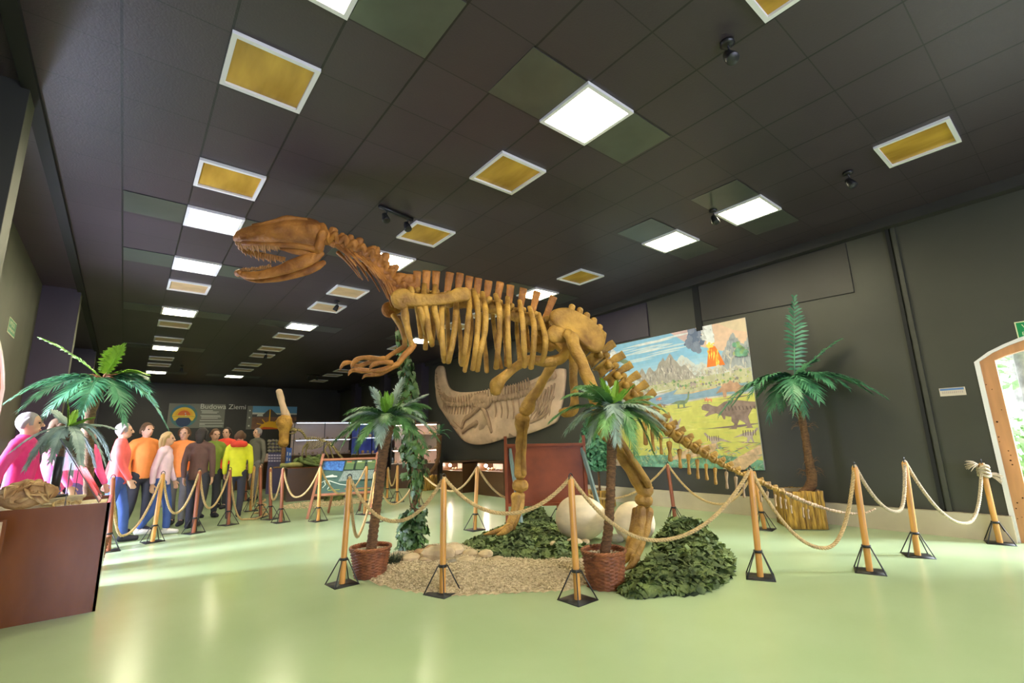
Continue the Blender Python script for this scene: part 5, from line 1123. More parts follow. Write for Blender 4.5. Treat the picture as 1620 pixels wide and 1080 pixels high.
def tofloor(pts):
    A_ = pts[-1]; E = fl(405, 822); S2 = fl(385, 823); out = list(pts)
    for j in range(1, 15): u = j/15; q = A_.lerp(S2, u); q.z = A_.z+(.02-A_.z)*(1-(1-u)**2.2); out.append(q)
    for j in range(6): u = j/5; q = S2.lerp(E, u); q.z = .02; out.append(q)
    c = fl(412, 816)
    for j in range(40): a = j*.5; r = .12-.0015*j; out.append(V((c.x+r*math.cos(a), c.y+r*math.sin(a), .02+.0075*j)))
    return out
rope('nopq', [(206, 846), (285, 811), (337, 803)], 'rope in front of the visitors ending in a coil on the floor', step=.014, extra=tofloor)
rope('srtu', [(436, 790), (472, 786), (545, 781)], 'rope in front of the plinth and the green board', step=.016); rope('wv', [(404, 800)], 'short rope hanging between the posts by the coil', step=.016); rope('zy', [(620, 768)], 'short rope hanging by the blue cases', step=.016)
# knot and frayed ends on the last post
tp, P = POST['g']; mb = MB(); rnd = random.Random(6)
for k in range(4):
    z = -.05-.035*k; c = P.lerp(tp, 1+z); mb.tube([c+V((.05*math.cos(a*.5), .05*math.sin(a*.5), .008*math.sin(a+k)*2)) for a in range(14)], .017, 7, 2)
for k in range(60):
    o = V((-.5, .55, 0)).normalized() if k % 2 else V((.45, -.6, -.2)).normalized(); c = P.lerp(tp, .98 if k % 2 else .86); d = (o+V((rnd.gauss(0, .28), rnd.gauss(0, .28), rnd.gauss(0, .28)))).normalized(); mb.tube([c+o*.04, c+o*.04+d*.07, c+o*.04+d*.13-Z1*.025], [.006, .005, .002], 5, 2)
tag(mb.build('rope_knot', 'ropeold', fix=False), 'frayed rope knot tied round the last post by the arched door', 'rope knot')
# ------------------------------------------------------------------ the mahogany case at the left, its palm and minerals
CX0, CX1, CY0, CY1, CH = -1.38, -.05, 5.78, 6.75, .90
def hs(x): return 0.
t = T('display_case', 'big glossy mahogany display case with a sand bed at the left edge', 'display case', ((CX0+CX1)/2, (CY0+CY1)/2, 0))
mb = MB(); th = .02
mb.box(((CX0+CX1)/2, CY0+th/2, CH/2), (CX1-CX0, th, CH)); mb.box(((CX0+CX1)/2, CY1-th/2, CH/2), (CX1-CX0, th, CH)); mb.box((CX0+th/2, (CY0+CY1)/2, CH/2), (th, CY1-CY0, CH)); mb.box((CX1-th/2, (CY0+CY1)/2, CH/2), (th, CY1-CY0, CH)); mb.build('cabinet', 'case', t, smooth=False)
mb = MB(); n = 26
vs = [(CX0+.03+(CX1-CX0-.06)*i/n, CY0+.03+(CY1-CY0-.06)*j/n, CH-.035+.022*noise.noise(V((i*.35, j*.35, 2)))) for i in range(n+1) for j in range(n+1)]
mb.add(vs, [(i*(n+1)+j, (i+1)*(n+1)+j, (i+1)*(n+1)+j+1, i*(n+1)+j+1) for i in range(n) for j in range(n)]); mb.build('sand_bed', 'sand', t, fix=False)
# glass hood: upright front rods and a sloping right end
yk = CY0+.06; xr = CX1-.06
def cp(px, py, y): return ony(px, py, y)
ga, gb = cp(157, 791, yk), cp(95, 694, yk); mb = MB(); gl = MB(); y2 = CY1-.08
A1, A2 = V((ga.x, yk, CH)), V((gb.x, yk, gb.z)); B1, B2 = V((ga.x, y2, CH)), V((gb.x, y2, gb.z)); L1, L2 = V((CX0+.03, yk, CH)), V((CX0+.03, yk, gb.z))
gl.prism([A1, A2, B2, B1], (.008, 0, .006)); gl.prism([L1, A1, A2, L2], (0, .008, 0)); gl.build('glass_pane', 'glass', t, smooth=False, fix=False)
for p, q in ((A1, A2),): mb.bar(p, q, .006, .006)
for px in (104, 117): P = cp(px, 790, yk if px == 104 else y2); mb.bar((P.x, P.y, CH-.02), (P.x, P.y, CH+.36-(.08 if px > 110 else 0)), .006, .006)
mb.bar(B1, B2, .006, .006); mb.build('glass_edge', 'dark', t, smooth=False)
def rose(px, py, wpx, y, label, mat, seed, n=26, hf=.75):
    c = ony(px, py, y); r = wpx/2*dep(c)/FOC; rnd = random.Random(seed); mb = MB(); z0 = CH-.03; 
    t = T('mineral_cluster', label, 'mineral', (c.x, y, z0), 'desert rose minerals in the case')
    mb.ell((c.x, y, z0+r*hf*.5), (r*.72, r*.5, r*hf*.46), 14, lump=.4, ls=2/r*.3)
    for k in range(n):
        a = rnd.random()*6.3; b = rnd.uniform(.0, 1.3); d = V((math.cos(a)*math.cos(b), math.sin(a)*math.cos(b)*.7, math.sin(b))); p = V((c.x, y, z0+r*hf*.5))+V((d.x*r*.78, d.y*r*.62, d.z*r*hf*.55)); nr = (d+V((rnd.gauss(0, .6), rnd.gauss(0, .6), rnd.gauss(0, .6)))).normalized()
        x = nr.orthogonal().normalized(); y_ = nr.cross(x); q = r*rnd.uniform(.26, .44); mb.ell(p, (q, q*.8, q*.13), 9, ax=(x, y_, nr), lump=.35, ls=9)
    mb.build('crystals', mat, t)
M['mineral'] = pbr('ochre_mineral', (.60, .38, .11), .7, .3, 12, col2=(.78, .62, .30), bump=.5, bscale=30); M['mineral2'] = pbr('brown_mineral', (.56, .28, .10), .7, .3, 7, col2=(.78, .56, .26), bump=.5, bscale=30)
rose(40, 790, 76, 6.05, 'large brown and orange crystal cluster at the left of the case', 'mineral2', 3, 60, .95); rose(98, 788, 26, 6.0, 'small ochre desert rose right of the large cluster', 'mineral', 5, 18); rose(121, 790, 16, 6.1, 'smallest ochre desert rose, nearest the end of the case', 'mineral', 8, 12)
P = ony(98, 776, 6.45); mb = MB(); mb.box((P.x, 6.45, CH+.005), (.32, .2, .03)); mb.box((P.x, 6.45, CH+.03), (.36, .24, .015)); tag(mb.build('tray', 'sand', smooth=False), 'flat cream stone tray in the case under the grey palm', 'tray')
# grey-green cycad standing on the tray
yy = 6.45; P = ony(90, 772, yy); t = T('cycad', 'small grey-green palm with a black stem inside the mahogany case', 'palm', (P.x, yy, CH+.04)); mb = MB(); k = dep(P)/FOC
q0, q1 = ony(86, 768, yy), ony(96, 722, yy); mb.tube([(q0.x, yy, CH+.04), q1], [6*k, 6.5*k], 14, 2, cap=False); mb.lathe((q0.x, yy, CH+.04), [(0, 0), (.11, 0), (.11, .018), (.06, .02)], 20); mb.build('stem', 'dark', t)
C = ony(108, 676, yy); mb = MB(); mb.tube([q1, ony(103, 698, yy), C], [5*k, 4.5*k, 5*k], 10, 3); mb.build('crown_shaft', 'trunk', t)
for ex_, ey_, dz, ar, mt in ((19, 714, -.1, .3, 'g'), (40, 742, -.25, .5, 'g'), (72, 714, .2, .45, 'g'), (80, 731, -.25, .5, 'g'), (128, 735, -.35, .45, 'g'), (150, 738, .1, .4, 'g'), (166, 735, -.05, .55, 'g'), (174, 728, .2, .6, 'g'), (112, 752, .25, .6, 'g'), (180, 678, .05, .18, 'g'), (86, 650, .1, .08, 'g'), (146, 661, -.1, .1, 'y'), (106, 634, .0, .03, 'y'), (120, 650, .15, .03, 'y'), (128, 742, -.1, .6, 'g')):
    E = ony(ex_, ey_, yy+dz); frond(C, E, ar*(E-C).length, 64, .095 if mt == 'g' else .06, .024, .5, 'leafg' if mt == 'g' else 'leafy', t, a0=38, a1=60, st=.1, pad=1)
# tall palm on the floor behind the case
yy = 7.75; P = ony(140, 850, yy); P.z = 0; t = T('tall_palm', 'tall green palm standing on the floor behind the mahogany case', 'potted palm', P); basket(t, P, .34, .15, .19)
trunk(t, [V((P.x, P.y, .26)), ony(141, 720, yy), ony(142, 660, yy), ony(160, 605, yy)], [.06, .05, .045, .06], 16); C = ony(163, 600, yy)
mb = MB()
for q in range(40): a = random.random()*6.3; d = V((math.cos(a), math.sin(a), random.uniform(-.1, .8))); mb.tube([C, C+d*.08, C+d*.15+V((0, 0, -.04))], [.012, .008, .002], 5, 2)
mb.build('fibres', 'salmon', t)
for ex_, ey_, dz, ar, mt, n in ((66, 536, 0, .12, 'y', 18), (14, 634, -.1, .34, 'leafd', 30), (32, 648, .2, .4, 'leafd', 28), (68, 664, -.3, .45, 'leafd', 26), (128, 657, -.5, .45, 'leafd', 26), (196, 670, -.35, .5, 'leafd', 26), (264, 676, -.1, .45, 'leafd', 36), (246, 640, .25, .4, 'leafd', 28), (228, 600, .2, .25, 'leafd', 24), (232, 592, -.1, .3, 'y', 20), (188, 548, .15, .3, 'y', 20), (196, 546, -.1, .15, 'y', 14), (236, 618, .4, .3, 'leafd', 20), (90, 640, .35, .4, 'leafd', 24)):
    E = ony(ex_, ey_, yy+dz); frond(C, E, ar*(E-C).length, n+12, .25 if mt != 'y' else .18, .034, .5, 'leafy' if mt == 'y' else 'leafd', t, a0=18, a1=66, st=.12, thick=.010)
# slanted notice at the very left edge
mb = MB(); P = ony(0, 848, 5.3); tt = T('lectern_panel', 'pale slanted notice panel in a brown frame at the very left edge', 'notice', (P.x-.14, 5.3, 0))
MB().box((P.x-.16, 5.32, P.z-.02), (.36, .02, .26)).build('frame', 'case', tt, smooth=False); MB().box((P.x-.18, 5.306, P.z+.0), (.36, .008, .2)).build('sheet', 'relief', tt, smooth=False); MB().box((P.x-.18, 5.36, (P.z-.1)/2), (.06, .04, P.z-.1)).build('stand', 'case', tt, smooth=False)

# ------------------------------------------------------------------ the two A-frame boards
def aboard(label, bl, br, tl, tr, zb, mats, art=None, legs=None, w=.075):
    bl, br, tl, tr = map(V, (bl, br, tl, tr)); t = T('info_board', label, 'information board', (bl+br)/2); f, pm_, lg = mats; mb = MB()
    R = (br-bl).normalized(); Uv = ((tl+tr)/2-(bl+br)/2).normalized(); O = R.cross(Uv).normalized()
    if O.dot(E0-bl) < 0: O = -O
    mb.bar(bl+O*.0, tl, .045, w, up=O); mb.bar(br, tr, .045, w, up=O); H_ = (tl-bl).length; q0, q1 = zb/Uv.z/H_, .90
    a0, a1 = bl.lerp(tl, q0), br.lerp(tr, q0); c0, c1 = bl.lerp(tl, q1), br.lerp(tr, q1)
    mb.bar(a0, a1, .04, w, up=O); mb.bar(c0, c1, .04, w, up=O); fo = mb.build('frame', f, t, smooth=False)
    P = MB(); P.add([a0, a1, c1, c0, a0-O*.012, a1-O*.012, c1-O*.012, c0-O*.012], [(0, 1, 2, 3), (7, 6, 5, 4), (0, 4, 5, 1), (1, 5, 6, 2), (2, 6, 7, 3), (3, 7, 4, 0)]); P.build('panel', pm_, t, smooth=False)
    if legs:
        for i, (p, q) in enumerate(legs): MB().bar(p, q, .035, .065).build('leg', lg, t, smooth=False)
    if art: art(t, a0, (a1-a0), (c0-a0), O)
    return t
flat('board_green', (.055, .115, .085), .45); flat('board_blue', (.03, .10, .36), .4, .3, 30, (.08, .25, .6)); flat('board_dark', (.04, .08, .05), .5); flat('board_olive', (.10, .17, .06), .5); flat('board_speckle', (.23, .28, .23), .6, .4, 60); flat('board_cream', (.62, .68, .52), .5); flat('board_yellow', (.5, .55, .08), .5); flat('board_red', (.5, .12, .05), .5)
def gart(t, o, r, u, O):
    A = Art((o, r.normalized(), u.normalized(), O, .001), r.length, u.length)
    A.p([(.04, .72), (.40, .66), (.40, .95), (.04, .97)], 'board_blue'); A.p([(.42, .70), (.57, .69), (.57, .95), (.42, .96)], 'board_olive'); A.p([(.61, .69), (.76, .68), (.76, .95), (.61, .96)], 'board_olive'); A.p([(.8, .68), (.95, .68), (.95, .95), (.8, .95)], 'board_olive')
    for x in (.44, .62, .80): A.p([(x, .91), (x+.08, .91), (x+.08, .94), (x, .94)], 'board_cream' if x > .5 else 'board_red'); A.p([(x, .885), (x+.14, .885), (x+.14, .893), (x, .893)], 'board_yellow')
    A.p([(.36, .36), (.95, .40), (.95, .66), (.42, .66)], 'board_speckle')
    A.p([(.12, .49), (.33, .49), (.32, .53), (.27, .54), (.24, .57), (.19, .55), (.13, .53)], 'board_cream')
    A.line([(.02, .44), (.07, .34), (.13, .40), (.2, .40), (.3, .34), (.4, .28), (.5, .25), (.6, .23)], .012, 'board_cream'); A.line([(.0, .32), (.06, .3), (.08, .36)], .012, 'board_cream'); A.line([(.13, .38), (.16, .29), (.12, .2)], .012, 'board_cream'); A.line([(.2, .38), (.24, .28), (.21, .15)], .012, 'board_cream')
    A.p([(.22, .115), (.42, .125), (.42, .135), (.22, .13)], 'board_yellow'); A.p([(.5, .13), (.95, .13), (.95, .145), (.5, .145)], 'board_red'); A.p([(.72, .1), (.95, .1), (.95, .112), (.72, .112)], 'board_yellow')
    A.done(t)
bl, br = fl(486, 821), fl(585, 814); dd = 10.35
tl, tr = atd(512, 718, 10.35), atd(597, 716, 10.55)
aboard('green information board in a salmon wood frame beyond the leaning palm', bl, br, tl, tr, .40, ('salmon', 'board_green', 'salmon'), gart, [(bl.lerp(br, .32)+V((.22, .65, .012)), bl.lerp(tl, .42).lerp(br.lerp(tr, .42), .32)+V((0, .02, 0))), (bl.lerp(br, .85)+V((.22, .65, .012)), bl.lerp(tl, .42).lerp(br.lerp(tr, .42), .85)+V((0, .02, 0)))])
bl = fl(803, 837); br = atd(929, 800, 7.75); br.z = 0; zt_ = 1.40
tl = V((bl.x, bl.y, zat(803, 690, bl))); tr = V((br.x, br.y, zat(928, 688, br)))
b0, b1 = atd(934, 810, 7.45), atd(826, 810, 7.42); b0.z = b1.z = .012
aboard('mahogany brown A-frame board seen from behind, with grey-green back legs', bl, br, tl, tr, .36, ('redwood', 'redwood', 'sage'), None, [(b1, bl.lerp(tl, .86).lerp(br.lerp(tr, .86), .05)), (atd(947, 800, 7.5)*1, br.lerp(tr, .86).lerp(bl.lerp(tl, .86), .03))], .085)

# ------------------------------------------------------------------ plinth with bones, far end of the hall
P0 = fl(452, 794); t = T('plinth', 'dark brown exhibition plinth carrying the upright bones and the small skeleton', 'plinth', (P0.x+.6, P0.y+.6, 0)); PH = .80
ex = V((.985, -.17, 0)).normalized(); ey = V((.17, .985, 0)).normalized(); mb = MB(); c = P0+ex*.78+ey*.80
mb.box(c+V((0, 0, PH/2)), (1.56, 1.60, PH), ax=(ex, ey, Z1)); mb.build('cabinet', 'plinth', t, smooth=False); MB().box(c+V((0, 0, PH-.003)), (1.60, 1.64, .02), ax=(ex, ey, Z1)).build('top', 'case', t, smooth=False)
def onp(px, py, off): d = math.hypot(P0.x, P0.y)+off; return atd(px, py, d)
# upright giant bones
dist = .55; t = T('giant_leg_bone', 'huge upright ochre leg bones standing on end on the dark plinth', 'fossil bone', onp(449, 742, dist)); t.location.z = PH; WL[t.name] = V(t.location)
def pb(pts, rad, name, mat, flat=.55, off=dist):
    P = [onp(a, b, off) for a, b in pts]; mb = MB(); mb.tube(P, [pr(r, p) for r, p in zip(rad, P)], 14, 5, ref=fw, flat=flat, lump=.12); return mb.build(name, mat, t)
pb([(450, 663), (450, 670), (449.5, 684), (449, 694), (448.5, 702)], [12, 13, 8, 7.5, 9], 'lower_bone', 'bone'); pb([(441, 618), (443, 624), (447, 640), (453, 660), (456, 672)], [5, 5.5, 5, 7, 8], 'upper_bone', 'relief', .6, dist+.02)
mb = MB(); a = onp(449, 704, dist); mb.tube([V((a.x, a.y, PH)), a], .05, 12, 1, cap=False); mb.lathe((a.x, a.y, PH), [(0, .03), (.2, .03), (.22, 0)], 20); mb.build('stand', 'trunk', t)
# small mounted skeleton
dist = .75; t = T('small_skeleton', 'small mounted dinosaur skeleton, head turned left, on the far plinth', 'dinosaur skeleton', onp(498, 742, dist)); t.location.z = PH; WL[t.name] = V(t.location)
M['bone4'] = pbr('olive_bone', (.30, .24, .10), .7, .3, 20)
pb([(456, 681), (462, 679), (468, 680)], [1.2, 3.2, 3.2], 'skull', 'bone4', .7, dist); pb([(457, 685), (463, 685.5), (468, 683)], [.8, 1.2, 1.4], 'lower_jaw', 'bone4', .7, dist)
def string(pts, n, r, name, up):
    P, _ = crom([onp(a, b, dist) for a, b in pts], 8); L_ = sum((a-b).length for a, b in zip(P, P[1:])); 
    for p, tn in along(P, [L_*(i+.5)/n for i in range(n)]):
        mb = MB(); rr = pr(r, p); mb.ell(p, (rr, rr, rr), 7, lump=.2); mb.tube([p, p+Z1*rr*up], [rr*.5, rr*.4], 6, 1); mb.build(name, 'bone4', t)
string([(470, 680), (476, 682), (481, 688), (485, 695)], 8, 1.6, 'neck_vertebra', 2.2); string([(485, 695), (495, 694), (508, 696), (520, 700)], 12, 1.6, 'back_vertebra', 2.2); string([(521, 701), (529, 709), (536, 719), (543, 727)], 14, 1.8, 'tail_vertebra', 1.8)
for i in range(11):
    for s in (-.12, .12):
        x = 486+i*2.6; P = [atd(x, 696, math.hypot(P0.x, P0.y)+dist), atd(x-1.5, 703, math.hypot(P0.x, P0.y)+dist+s), atd(x-5, 711-abs(i-4)*.6, math.hypot(P0.x, P0.y)+dist+s*.9)]; mb = MB(); mb.tube(P, .011, 6, 3); mb.build('rib', 'bone4', t)
for s, F in ((-.1, [(518, 702), (514, 712), (520, 724), (514, 738)]), (.12, [(520, 702), (524, 714), (527, 726), (522, 737)]), (-.12, [(487, 700), (480, 708), (478, 720), (476, 733), (470, 737)]), (.12, [(487, 701), (484, 714), (486, 728), (482, 737)])):
    P = [atd(a, b, math.hypot(P0.x, P0.y)+dist+s) for a, b in F]; P[-1].z = max(P[-1].z, PH+.02); mb = MB(); mb.tube(P, [.03, .022, .022, .018, .014][:len(P)], 8, 4); mb.build('leg_bone', 'bone4', t)
# rolled cloth and camouflage cloth on the plinth
a, b_ = onp(445, 736, .25), onp(478, 736, .25); a.z = b_.z = PH+.07; mb = MB(); mb.tube([a, a.lerp(b_, .5), b_], [.06, .062, .055], 14, 5, lump=.25, ls=9); M['roll'] = pbr('yellow_green_cloth', (.30, .30, .10), .8, .3, 5); tag(mb.build('rolled_cloth', 'roll'), 'yellow-green rolled cloth along the front of the plinth top', 'rolled cloth')
mb = MB(); rnd = random.Random(12)
for k in range(16):
    c0 = onp(478+rnd.random()*24, 738, .3+rnd.random()*.3); c0.z = PH+.03; q = rnd.random()*6.3
    mb.tube([c0, c0+V((.14*math.cos(q), .14*math.sin(q), .08+rnd.random()*.14)), c0+V((.24*math.cos(q+.9), .24*math.sin(q+.9), .05+rnd.random()*.12)), c0+V((.25*math.cos(q+2.2), .25*math.sin(q+2.2), .0))], [.04, .055, .045, .03], 8, 4, lump=.4)
tag(mb.build('camouflage_cloth', 'camo'), 'crumpled camouflage cloth on the plinth below the small skeleton', 'cloth')
# rack of round stones and a blue panel behind the bones
flat('panel_blue', (.03, .10, .42), .4); flat('panel_violet', (.10, .08, .17), .4)
d0 = math.hypot(P0.x, P0.y)+2.6; a, b_, c0 = atd(423, 738, d0), atd(452, 738, d0), atd(424, 695, d0); R = (b_-a).normalized(); t = T('stone_rack', 'dark rack with rows of round grey stones left of the big bones', 'rack', (a.x, a.y, 0), None)
Wd, z0_, z1_ = (b_-a).length, .0, c0.z; O = R.cross(Z1); MB().box(a*1+R*Wd/2+V((0, 0, z1_/2-a.z)), (Wd, .05, z1_), ax=(R, -O, Z1)).build('panel', 'panel_violet', t, smooth=False)
for j, yy in enumerate((697.5, 702.5, 707.5, 713, 719.5, 724, 729)):
    for i in range(5 if j < 4 else 6):
        p = atd(426+i*5.6 if j < 4 else 426+i*4.6, yy, d0-.08); 
        if j < 4: mb = MB(); r = .052; mb.ell(p, (r, r, r*.9), 12, lump=.15, ls=12); tag(mb.build('round_stone', 'rockg'), 'round grey stone in the %s row of the dark rack, %s from the left' % (ORD[j]+' upper', ORD[i]), 'stone', 'round stones in the rack')
M['placard'] = pbr('lilac_placard', (.55, .48, .62), .5)
for j in range(3):
    for i in range(6): p = atd(426+i*4.3, 720+j*4.4, d0-.08); MB().box(p+O*.035, (.055, .012, .04), ax=(R, -O, Z1)).build('placard', 'placard', t, smooth=False)
d0 -= .3; a, b_ = atd(452, 730, d0), atd(460.5, 730, d0); zt_ = atd(457, 708, d0).z; t = T('blue_panel', 'narrow bright blue panel with white marks right of the big bones', 'information panel', (a.x, a.y, 0)); R = (b_-a).normalized(); O = R.cross(Z1); Wd = (b_-a).length
MB().box(V((a.x, a.y, zt_/2))+R*Wd/2, (Wd, .03, zt_), ax=(R, -O, Z1)).build('panel', 'panel_blue', t, smooth=False)
A = Art((V((a.x, a.y, .3)), R, Z1, O, .018), Wd, zt_-.3)
for j in range(4): A.p([(.15, .3+j*.16), (.3, .3+j*.16), (.3, .4+j*.16), (.15, .4+j*.16)], 'poster_white'); A.p([(.6, .3+j*.16), (.8, .3+j*.16), (.8, .38+j*.16), (.6, .38+j*.16)], 'poster_white')
A.done(t)
# lit cases: along the right wall, and the glazed cabinets at the back
M['warmled'] = emit('warm_case_light', (1, .72, .58), 14); M['bulb'] = emit('bare_bulb', (1, .78, .62), 130); M['coolled'] = emit('cool_case_light', (.62, .75, 1), 5); M['blueback'] = pbr('blue_case_lining', (.06, .09, .42), .5, .2, 3); M['lining'] = pbr('case_lining', (.62, .48, .42), .6)
def wallcase(label, y0, y1, x0, zt, zo, zob, seed):
    t = T('wall_case', label, 'display case', ((x0+8.2)/2, (y0+y1)/2, 0), 'lit cases along the right wall'); xb = 8.22; mb = MB()
    mb.box(((x0+xb)/2, (y0+y1)/2, zob/2), (xb-x0, y1-y0, zob)); mb.box(((x0+xb)/2, (y0+y1)/2, zt-.015), (xb-x0, y1-y0, .03)); mb.box(((x0+xb)/2, y0+.012, (zob+zt)/2), (xb-x0, .024, zt-zob)); mb.box(((x0+xb)/2, y1-.012, (zob+zt)/2), (xb-x0, .024, zt-zob)); mb.build('cabinet', 'plinth', t, smooth=False)
    MB().box((x0+.5, (y0+y1)/2, (zob+zt)/2), (.02, y1-y0-.06, zt-zob-.04)).build('back_lining', 'lining', t, smooth=False)
    MB().ell((x0+.12, y1-.22, zt-.10), (.04, .04, .04), 10).build('bulb', 'bulb', t); b = MB(); b.box((x0+.25, (y0+y1)/2, zt-.04), (.05, (y1-y0)*.8, .015)); b.build('case_light', 'warmled', t)
    MB().box((x0+.004, (y0+y1)/2, (zob+zt)/2), (.006, y1-y0-.05, zt-zob-.03)).build('glass_pane', 'glass', t, smooth=False)
    rnd = random.Random(seed)
    for k in range(6):
        y = y0+.12+(y1-y0-.24)*k/5; r = rnd.uniform(.03, .055); mb = MB(); mb.ell((x0+.28, y, zob+r*.7+.003), (r, r*1.2, r*.7), 9, lump=.4, ls=11); tag(mb.build('specimen', 'rockg' if k % 2 else 'rocko'), 'small fossil lying in the %s, %s along the glass' % (label.split(',')[0].replace('dark ', ''), ORD[k]), 'fossil', 'small fossils in the wall cases')
wallcase('far lit wall case, in front of the back palm', 11.0, 12.05, 7.10, .79, .79, .56, 1); wallcase('near lit wall case, beside the brown board', 9.30, 10.42, 7.17, .81, .8, .59, 2)
def cabinet(label, pa, pb__, d0, dw, zt, shelves, back, led, seed):
    """pa,pb: floor pixels of the front corners projected at distance d0"""
    a, b_ = atd(pa, 740, d0), atd(pb__, 740, d0+dw); a.z = b_.z = 0; R = (b_-a).normalized(); O = R.cross(Z1)
    if O.dot(E0-a) < 0: O = -O
    Wd = (b_-a).length; D_ = .45; t = T('glass_cabinet', label, 'glass cabinet', (a+b_)/2, 'glass cabinets at the back'); ax = (R, -O, Z1); mid = a+R*Wd/2-O*D_/2
    mb = MB(); zb = shelves[0]-.02; mb.box(mid+Z1*zb/2, (Wd, D_, zb), ax=ax); mb.build('base', 'plinth', t, smooth=False); MB().box(mid+Z1*(zt-.03), (Wd, D_, .06), ax=ax).build('top', 'plinth', t, smooth=False)
    MB().box(mid-O*(D_/2-.01)+Z1*((zb+zt)/2), (Wd, .02, zt-zb), ax=ax).build('back_lining', back, t, smooth=False)
    rnd = random.Random(seed)
    for j, z in enumerate(shelves):
        MB().box(mid+Z1*z, (Wd-.02, D_-.04, .02), ax=ax).build('shelf', 'lining', t, smooth=False)
        n = max(3, int(Wd/.16))
        for k in range(n):
            r = rnd.uniform(.025, .06); p = a+R*(Wd*(k+.5)/n)-O*(.12+rnd.random()*.12)+Z1*(z+.012+r); mb = MB(); mb.ell(p, (r, r*.8, r), 9, lump=.45, ls=12)
            tag(mb.build('specimen', rnd.choice(['rockg', 'rocko', 'rock', 'relief'])), 'small pale fossil on the %s shelf of %s, %s from the left' % (['lowest', 'second', 'third'][j], label.split(',')[0], ORD[k]), 'fossil', 'small fossils in the glass cabinets')
    zs = shelves+[zt-.08]
    MB().box(mid-O*(-D_/2+.05)+Z1*(zt-.075), (Wd*.92, .03, .02), ax=ax).build('strip_light', led, t, smooth=False)
    if len(shelves) > 1: MB().box(mid-O*(-D_/2+.05)+Z1*(shelves[1]-.02), (Wd*.92, .02, .014), ax=ax).build('strip_light', led, t, smooth=False)
    MB().box(a+R*Wd/2-O*.004+Z1*((zb+zt)/2), (Wd, .006, zt-zb), ax=ax).build('glass_pane', 'glass', t, smooth=False)
    f = MB()
    for u in (0, .5, 1): f.box(a+R*Wd*u+Z1*((zb+zt)/2), (.02, .02, zt-zb), ax=ax)
    f.build('frame', 'dark', t, smooth=False)
cabinet('the long back cabinet, behind the small skeleton', 462, 556, 19.5, .6, 2.25, [1.0, 1.55], 'lining', 'coolled', 4)
cabinet('the blue-lined cabinet, behind the leaning palm', 566, 607, 16.4, .5, 2.05, [1.02, 1.55], 'blueback', 'coolled', 5)
cabinet('the warm cabinet, behind the ivy pole', 618, 692, 15.3, -.3, 1.95, [.72, 1.12, 1.58], 'lining', 'warmled', 6)
# low display table far left with pink lit captions
a, b_ = atd(380, 740, 18.5), atd(424, 740, 18.2); a.z = b_.z = 0; R = (b_-a).normalized(); O = R.cross(Z1); t = T('display_table', 'low far display table with a lit pinkish top behind the visitor in yellow', 'display table', a)
MB().box(a+R*(b_-a).length/2-O*-.4*0+Z1*.42, ((b_-a).length, .8, .84), ax=(R, -O, Z1)).build('cabinet', 'plinth', t, smooth=False); MB().box(a+R*(b_-a).length/2+Z1*.85, ((b_-a).length, .8, .02), ax=(R, -O, Z1)).build('top', 'salmon', t, smooth=False)
for k in range(2): MB().box(a+R*(b_-a).length*(.28+.45*k)-O*.2+Z1*.99, ((b_-a).length*.4, .03, .24), ax=(R, -O, Z1)).build('caption_board', 'lining', t, smooth=False)
# green shrub in a bark planter by the mural; thin palm in a bark planter by the far case
B = V((7.45, 6.55, 0)); t = T('shrub_in_planter', 'bushy green shrub in a bark planter by the wall, right of the brown board', 'potted shrub', B); barkbox(t, B, .34, .42, .42, .1); mb = MB(); mb.tube([B+Z1*.25, B+V((.02, .03, .9)), B+V((0, .06, 1.5))], [.025, .02, .01], 8, 4); mb.build('stem', 'trunk', t)
lf = MB(); rnd = random.Random(21)
for k in range(1500):
    z = rnd.uniform(.7, 1.75); R_ = .36*(1-abs(z-1.2)/.75)**.5; a = rnd.random()*6.3; q = R_*rnd.random()**.4; p = B+V((q*math.cos(a), q*math.sin(a)+.04, z)); nrm = V((math.cos(a), math.sin(a), rnd.uniform(-.2, 1))).normalized(); d = V((rnd.gauss(0, 1), rnd.gauss(0, 1), -.6)); d = (d-nrm*d.dot(nrm)).normalized(); s = d.cross(nrm); L_ = rnd.uniform(.035, .06)
    lf.add([p-d*L_, p+s*L_*.5, p+d*L_-nrm*.01, p-s*L_*.5], [(0, 1, 2, 3)])
lf.build('foliage', 'leafd', t, fix=False)
B = V((6.88, 12.55, 0)); t = T('thin_palm_in_planter', 'thin-trunked little palm in a bark planter beside the far lit case', 'potted palm', B); barkbox(t, B, .42, .42, .42, .1); dd = math.hypot(B.x, B.y)
trunk(t, [B+Z1*.35, atd(692, 730, dd), atd(695, 688, dd)], [.06, .055, .08], 14); C = atd(695, 686, dd)
for k in range(11):
    a = k*.571; E = C+V((math.cos(a)*.36, math.sin(a)*.36, -.14+.2*(k % 3))); frond(C, E, .16, 16, .10, .02, .5, 'leafd', t, a0=25, a1=62)
